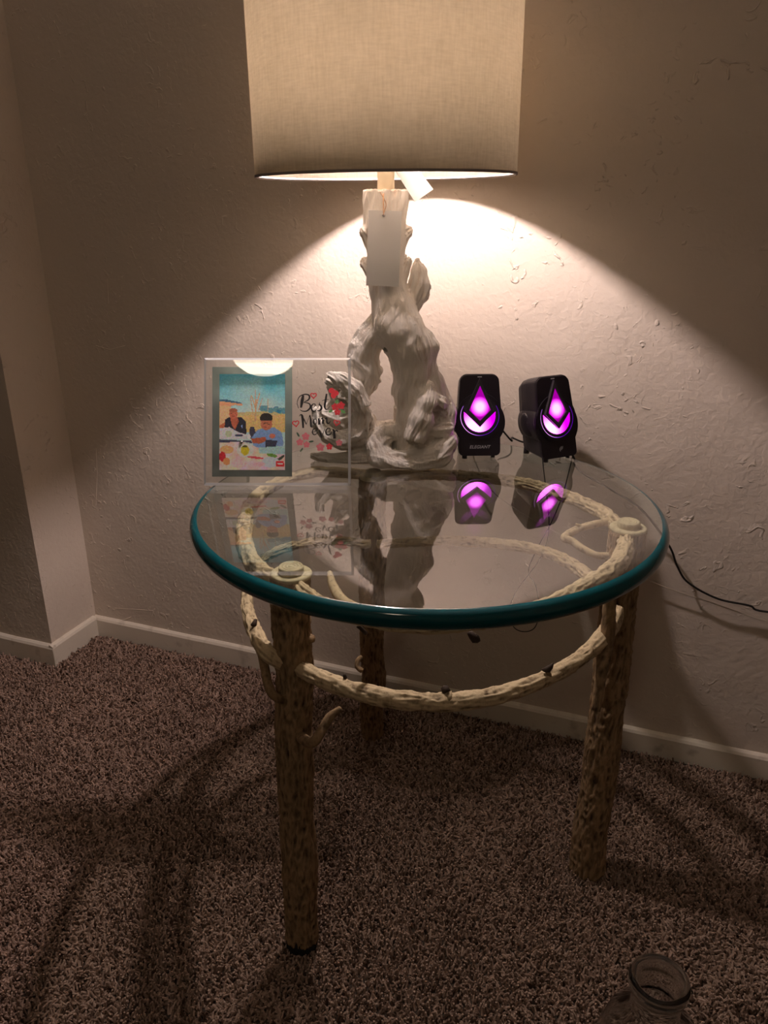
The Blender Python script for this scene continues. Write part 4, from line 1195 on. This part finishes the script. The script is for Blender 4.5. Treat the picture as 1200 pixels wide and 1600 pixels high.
# ------------------------------------------------------------------ cables
def cable(name, pts, r_, mat, label, cat='cable', parent=None):
    V_, F_, _ = tube(pts, r_, n=10)
    o = obj_np(name, V_, F_, mat, parent)
    if label: tag(o, label, cat)
    return o
S1 = np.array(s1.location); S2 = np.array(s2.location)
cable('speaker_cable', [S1 + np.array([.01, .10, .03]), S1 + np.array([.035, .085, .012]), at(800, 684, z=TZ + .003), at(815, 690, z=TZ + .002), S2 + np.array([-.03, .055, .0025]), S2 + np.array([-.02, .05, .003])], .0016, M['cable'],
      'thin black cable running on the glass between the two speakers')
cable('power_cable', [S2 + np.array([-.012, .082, .02]), np.array([-.150, -.026, TZ - .02]), at(905, 735, y=-.026), at(960, 768, y=-.024), at(1003, 797, y=-.02), at(1045, 852, y=-.016), at(1058, 884, y=-.012), at(1075, 910, y=-.010), at(1120, 935, y=-.008), at(1170, 946, y=-.006), at(1210, 957, y=-.006), np.array([.45, -.006, .38])], .0019, M['cable'],
      'black power cable dropping behind the table and off to the right along the wall')
cable('hanging_cable', [S2 + np.array([-.030, .080, .02]), np.array([-.205, -.030, TZ - .01]), at(858, 820, y=-.034), at(845, 870, y=-.034), at(828, 895, y=-.036), at(806, 925, y=-.034), at(796, 955, y=-.034), at(803, 980, y=-.034), at(820, 987, y=-.034), at(836, 980, y=-.034), at(842, 955, y=-.034), at(838, 918, y=-.034), at(826, 893, y=-.030), at(838, 860, y=-.032), at(862, 815, y=-.030), at(880, 770, y=-.028), np.array([-.150, -.023, TZ - .012])], .0010, M['cable'],
      'thin black cable hanging in a loop behind the back of the glass')
P0 = L0 + np.array([.03, .06, .004])
cable('cord', [p - L0 for p in [P0, np.array([LX + .06, -.06, TZ + .003]), np.array([LX + .09, -.035, TZ - .01]), np.array([-.28, -.012, .50]), at(960, 880, y=-.004), at(1025, 912, y=-.002), at(1112, 942, y=-.002), at(1210, 975, y=-.002), np.array([.4, -.002, .30])]], .0011, M['clear_cord'], None, parent=lamp)['label'] = 'thin clear cord along the wall'

# ------------------------------------------------------------------ clear bottle in the dark foreground
BP = at(1031, 1530, z=.30)
k_ = .060 / (96 / FPX * ((BP - CAMP) @ fw))
bott = empty('glass_bottle', (BP[0], BP[1], 0), 0, 'clear empty glass bottle on the carpet in the near foreground', 'bottle')
mg, nt, out = newmat('bottle_glass')
b = nt.nodes.new('ShaderNodeBsdfPrincipled'); b.inputs['Transmission Weight'].default_value = 1; b.inputs['Roughness'].default_value = .02
b.inputs['Base Color'].default_value = (.90, .92, .90, 1); b.inputs['IOR'].default_value = 1.5; nt.links.new(b.outputs[0], out.inputs[0])
rr = 46 / FPX * ((BP - CAMP) @ fw)
V_, F_ = lathe([(.0001, FLOORZ + .002), (.050, FLOORZ + .002), (.056, .008), (.057, .16), (.054, .20), (.044, .235), (rr * .86, .262), (rr * .80, .280), (rr * .86, .286), (rr, .290), (rr * 1.02, .296), (rr * .97, .301), (rr * .86, .302), (rr * .74, .298), (rr * .70, .285), (rr * .72, .262), (.040, .235), (.050, .20), (.0535, .16), (.0525, .012), (.046, .006), (.0001, .006)], 64)
obj_np('bottle_body', V_, F_, mg, bott)

# ------------------------------------------------------------------ ceiling dome light behind the camera (mirrored in the photo block)
dome = empty('ceiling_light', (-.155, -2.72, ZC), 0, 'round white ceiling dome light behind the viewer, mirrored in the photo block', 'ceiling light')
md, nt, out = newmat('lit_dome')
em = nt.nodes.new('ShaderNodeEmission'); em.inputs[0].default_value = (*DOME_COLOR, 1); em.inputs[1].default_value = DOME_STRENGTH
nt.links.new(em.outputs[0], out.inputs[0])
V_, F_ = lathe([(.158, -.02), (.152, -.045), (.12, -.075), (.08, -.095), (.04, -.104), (.0001, -.107)], 40)
obj_np('diffuser', V_, F_, md, dome)
V_, F_ = lathe([(.0001, -.0005), (.158, -.0005), (.16, -.01), (.152, -.024), (.1401, -.022)], 40)
obj_np('rim', V_, F_, M['shade_white'], dome)
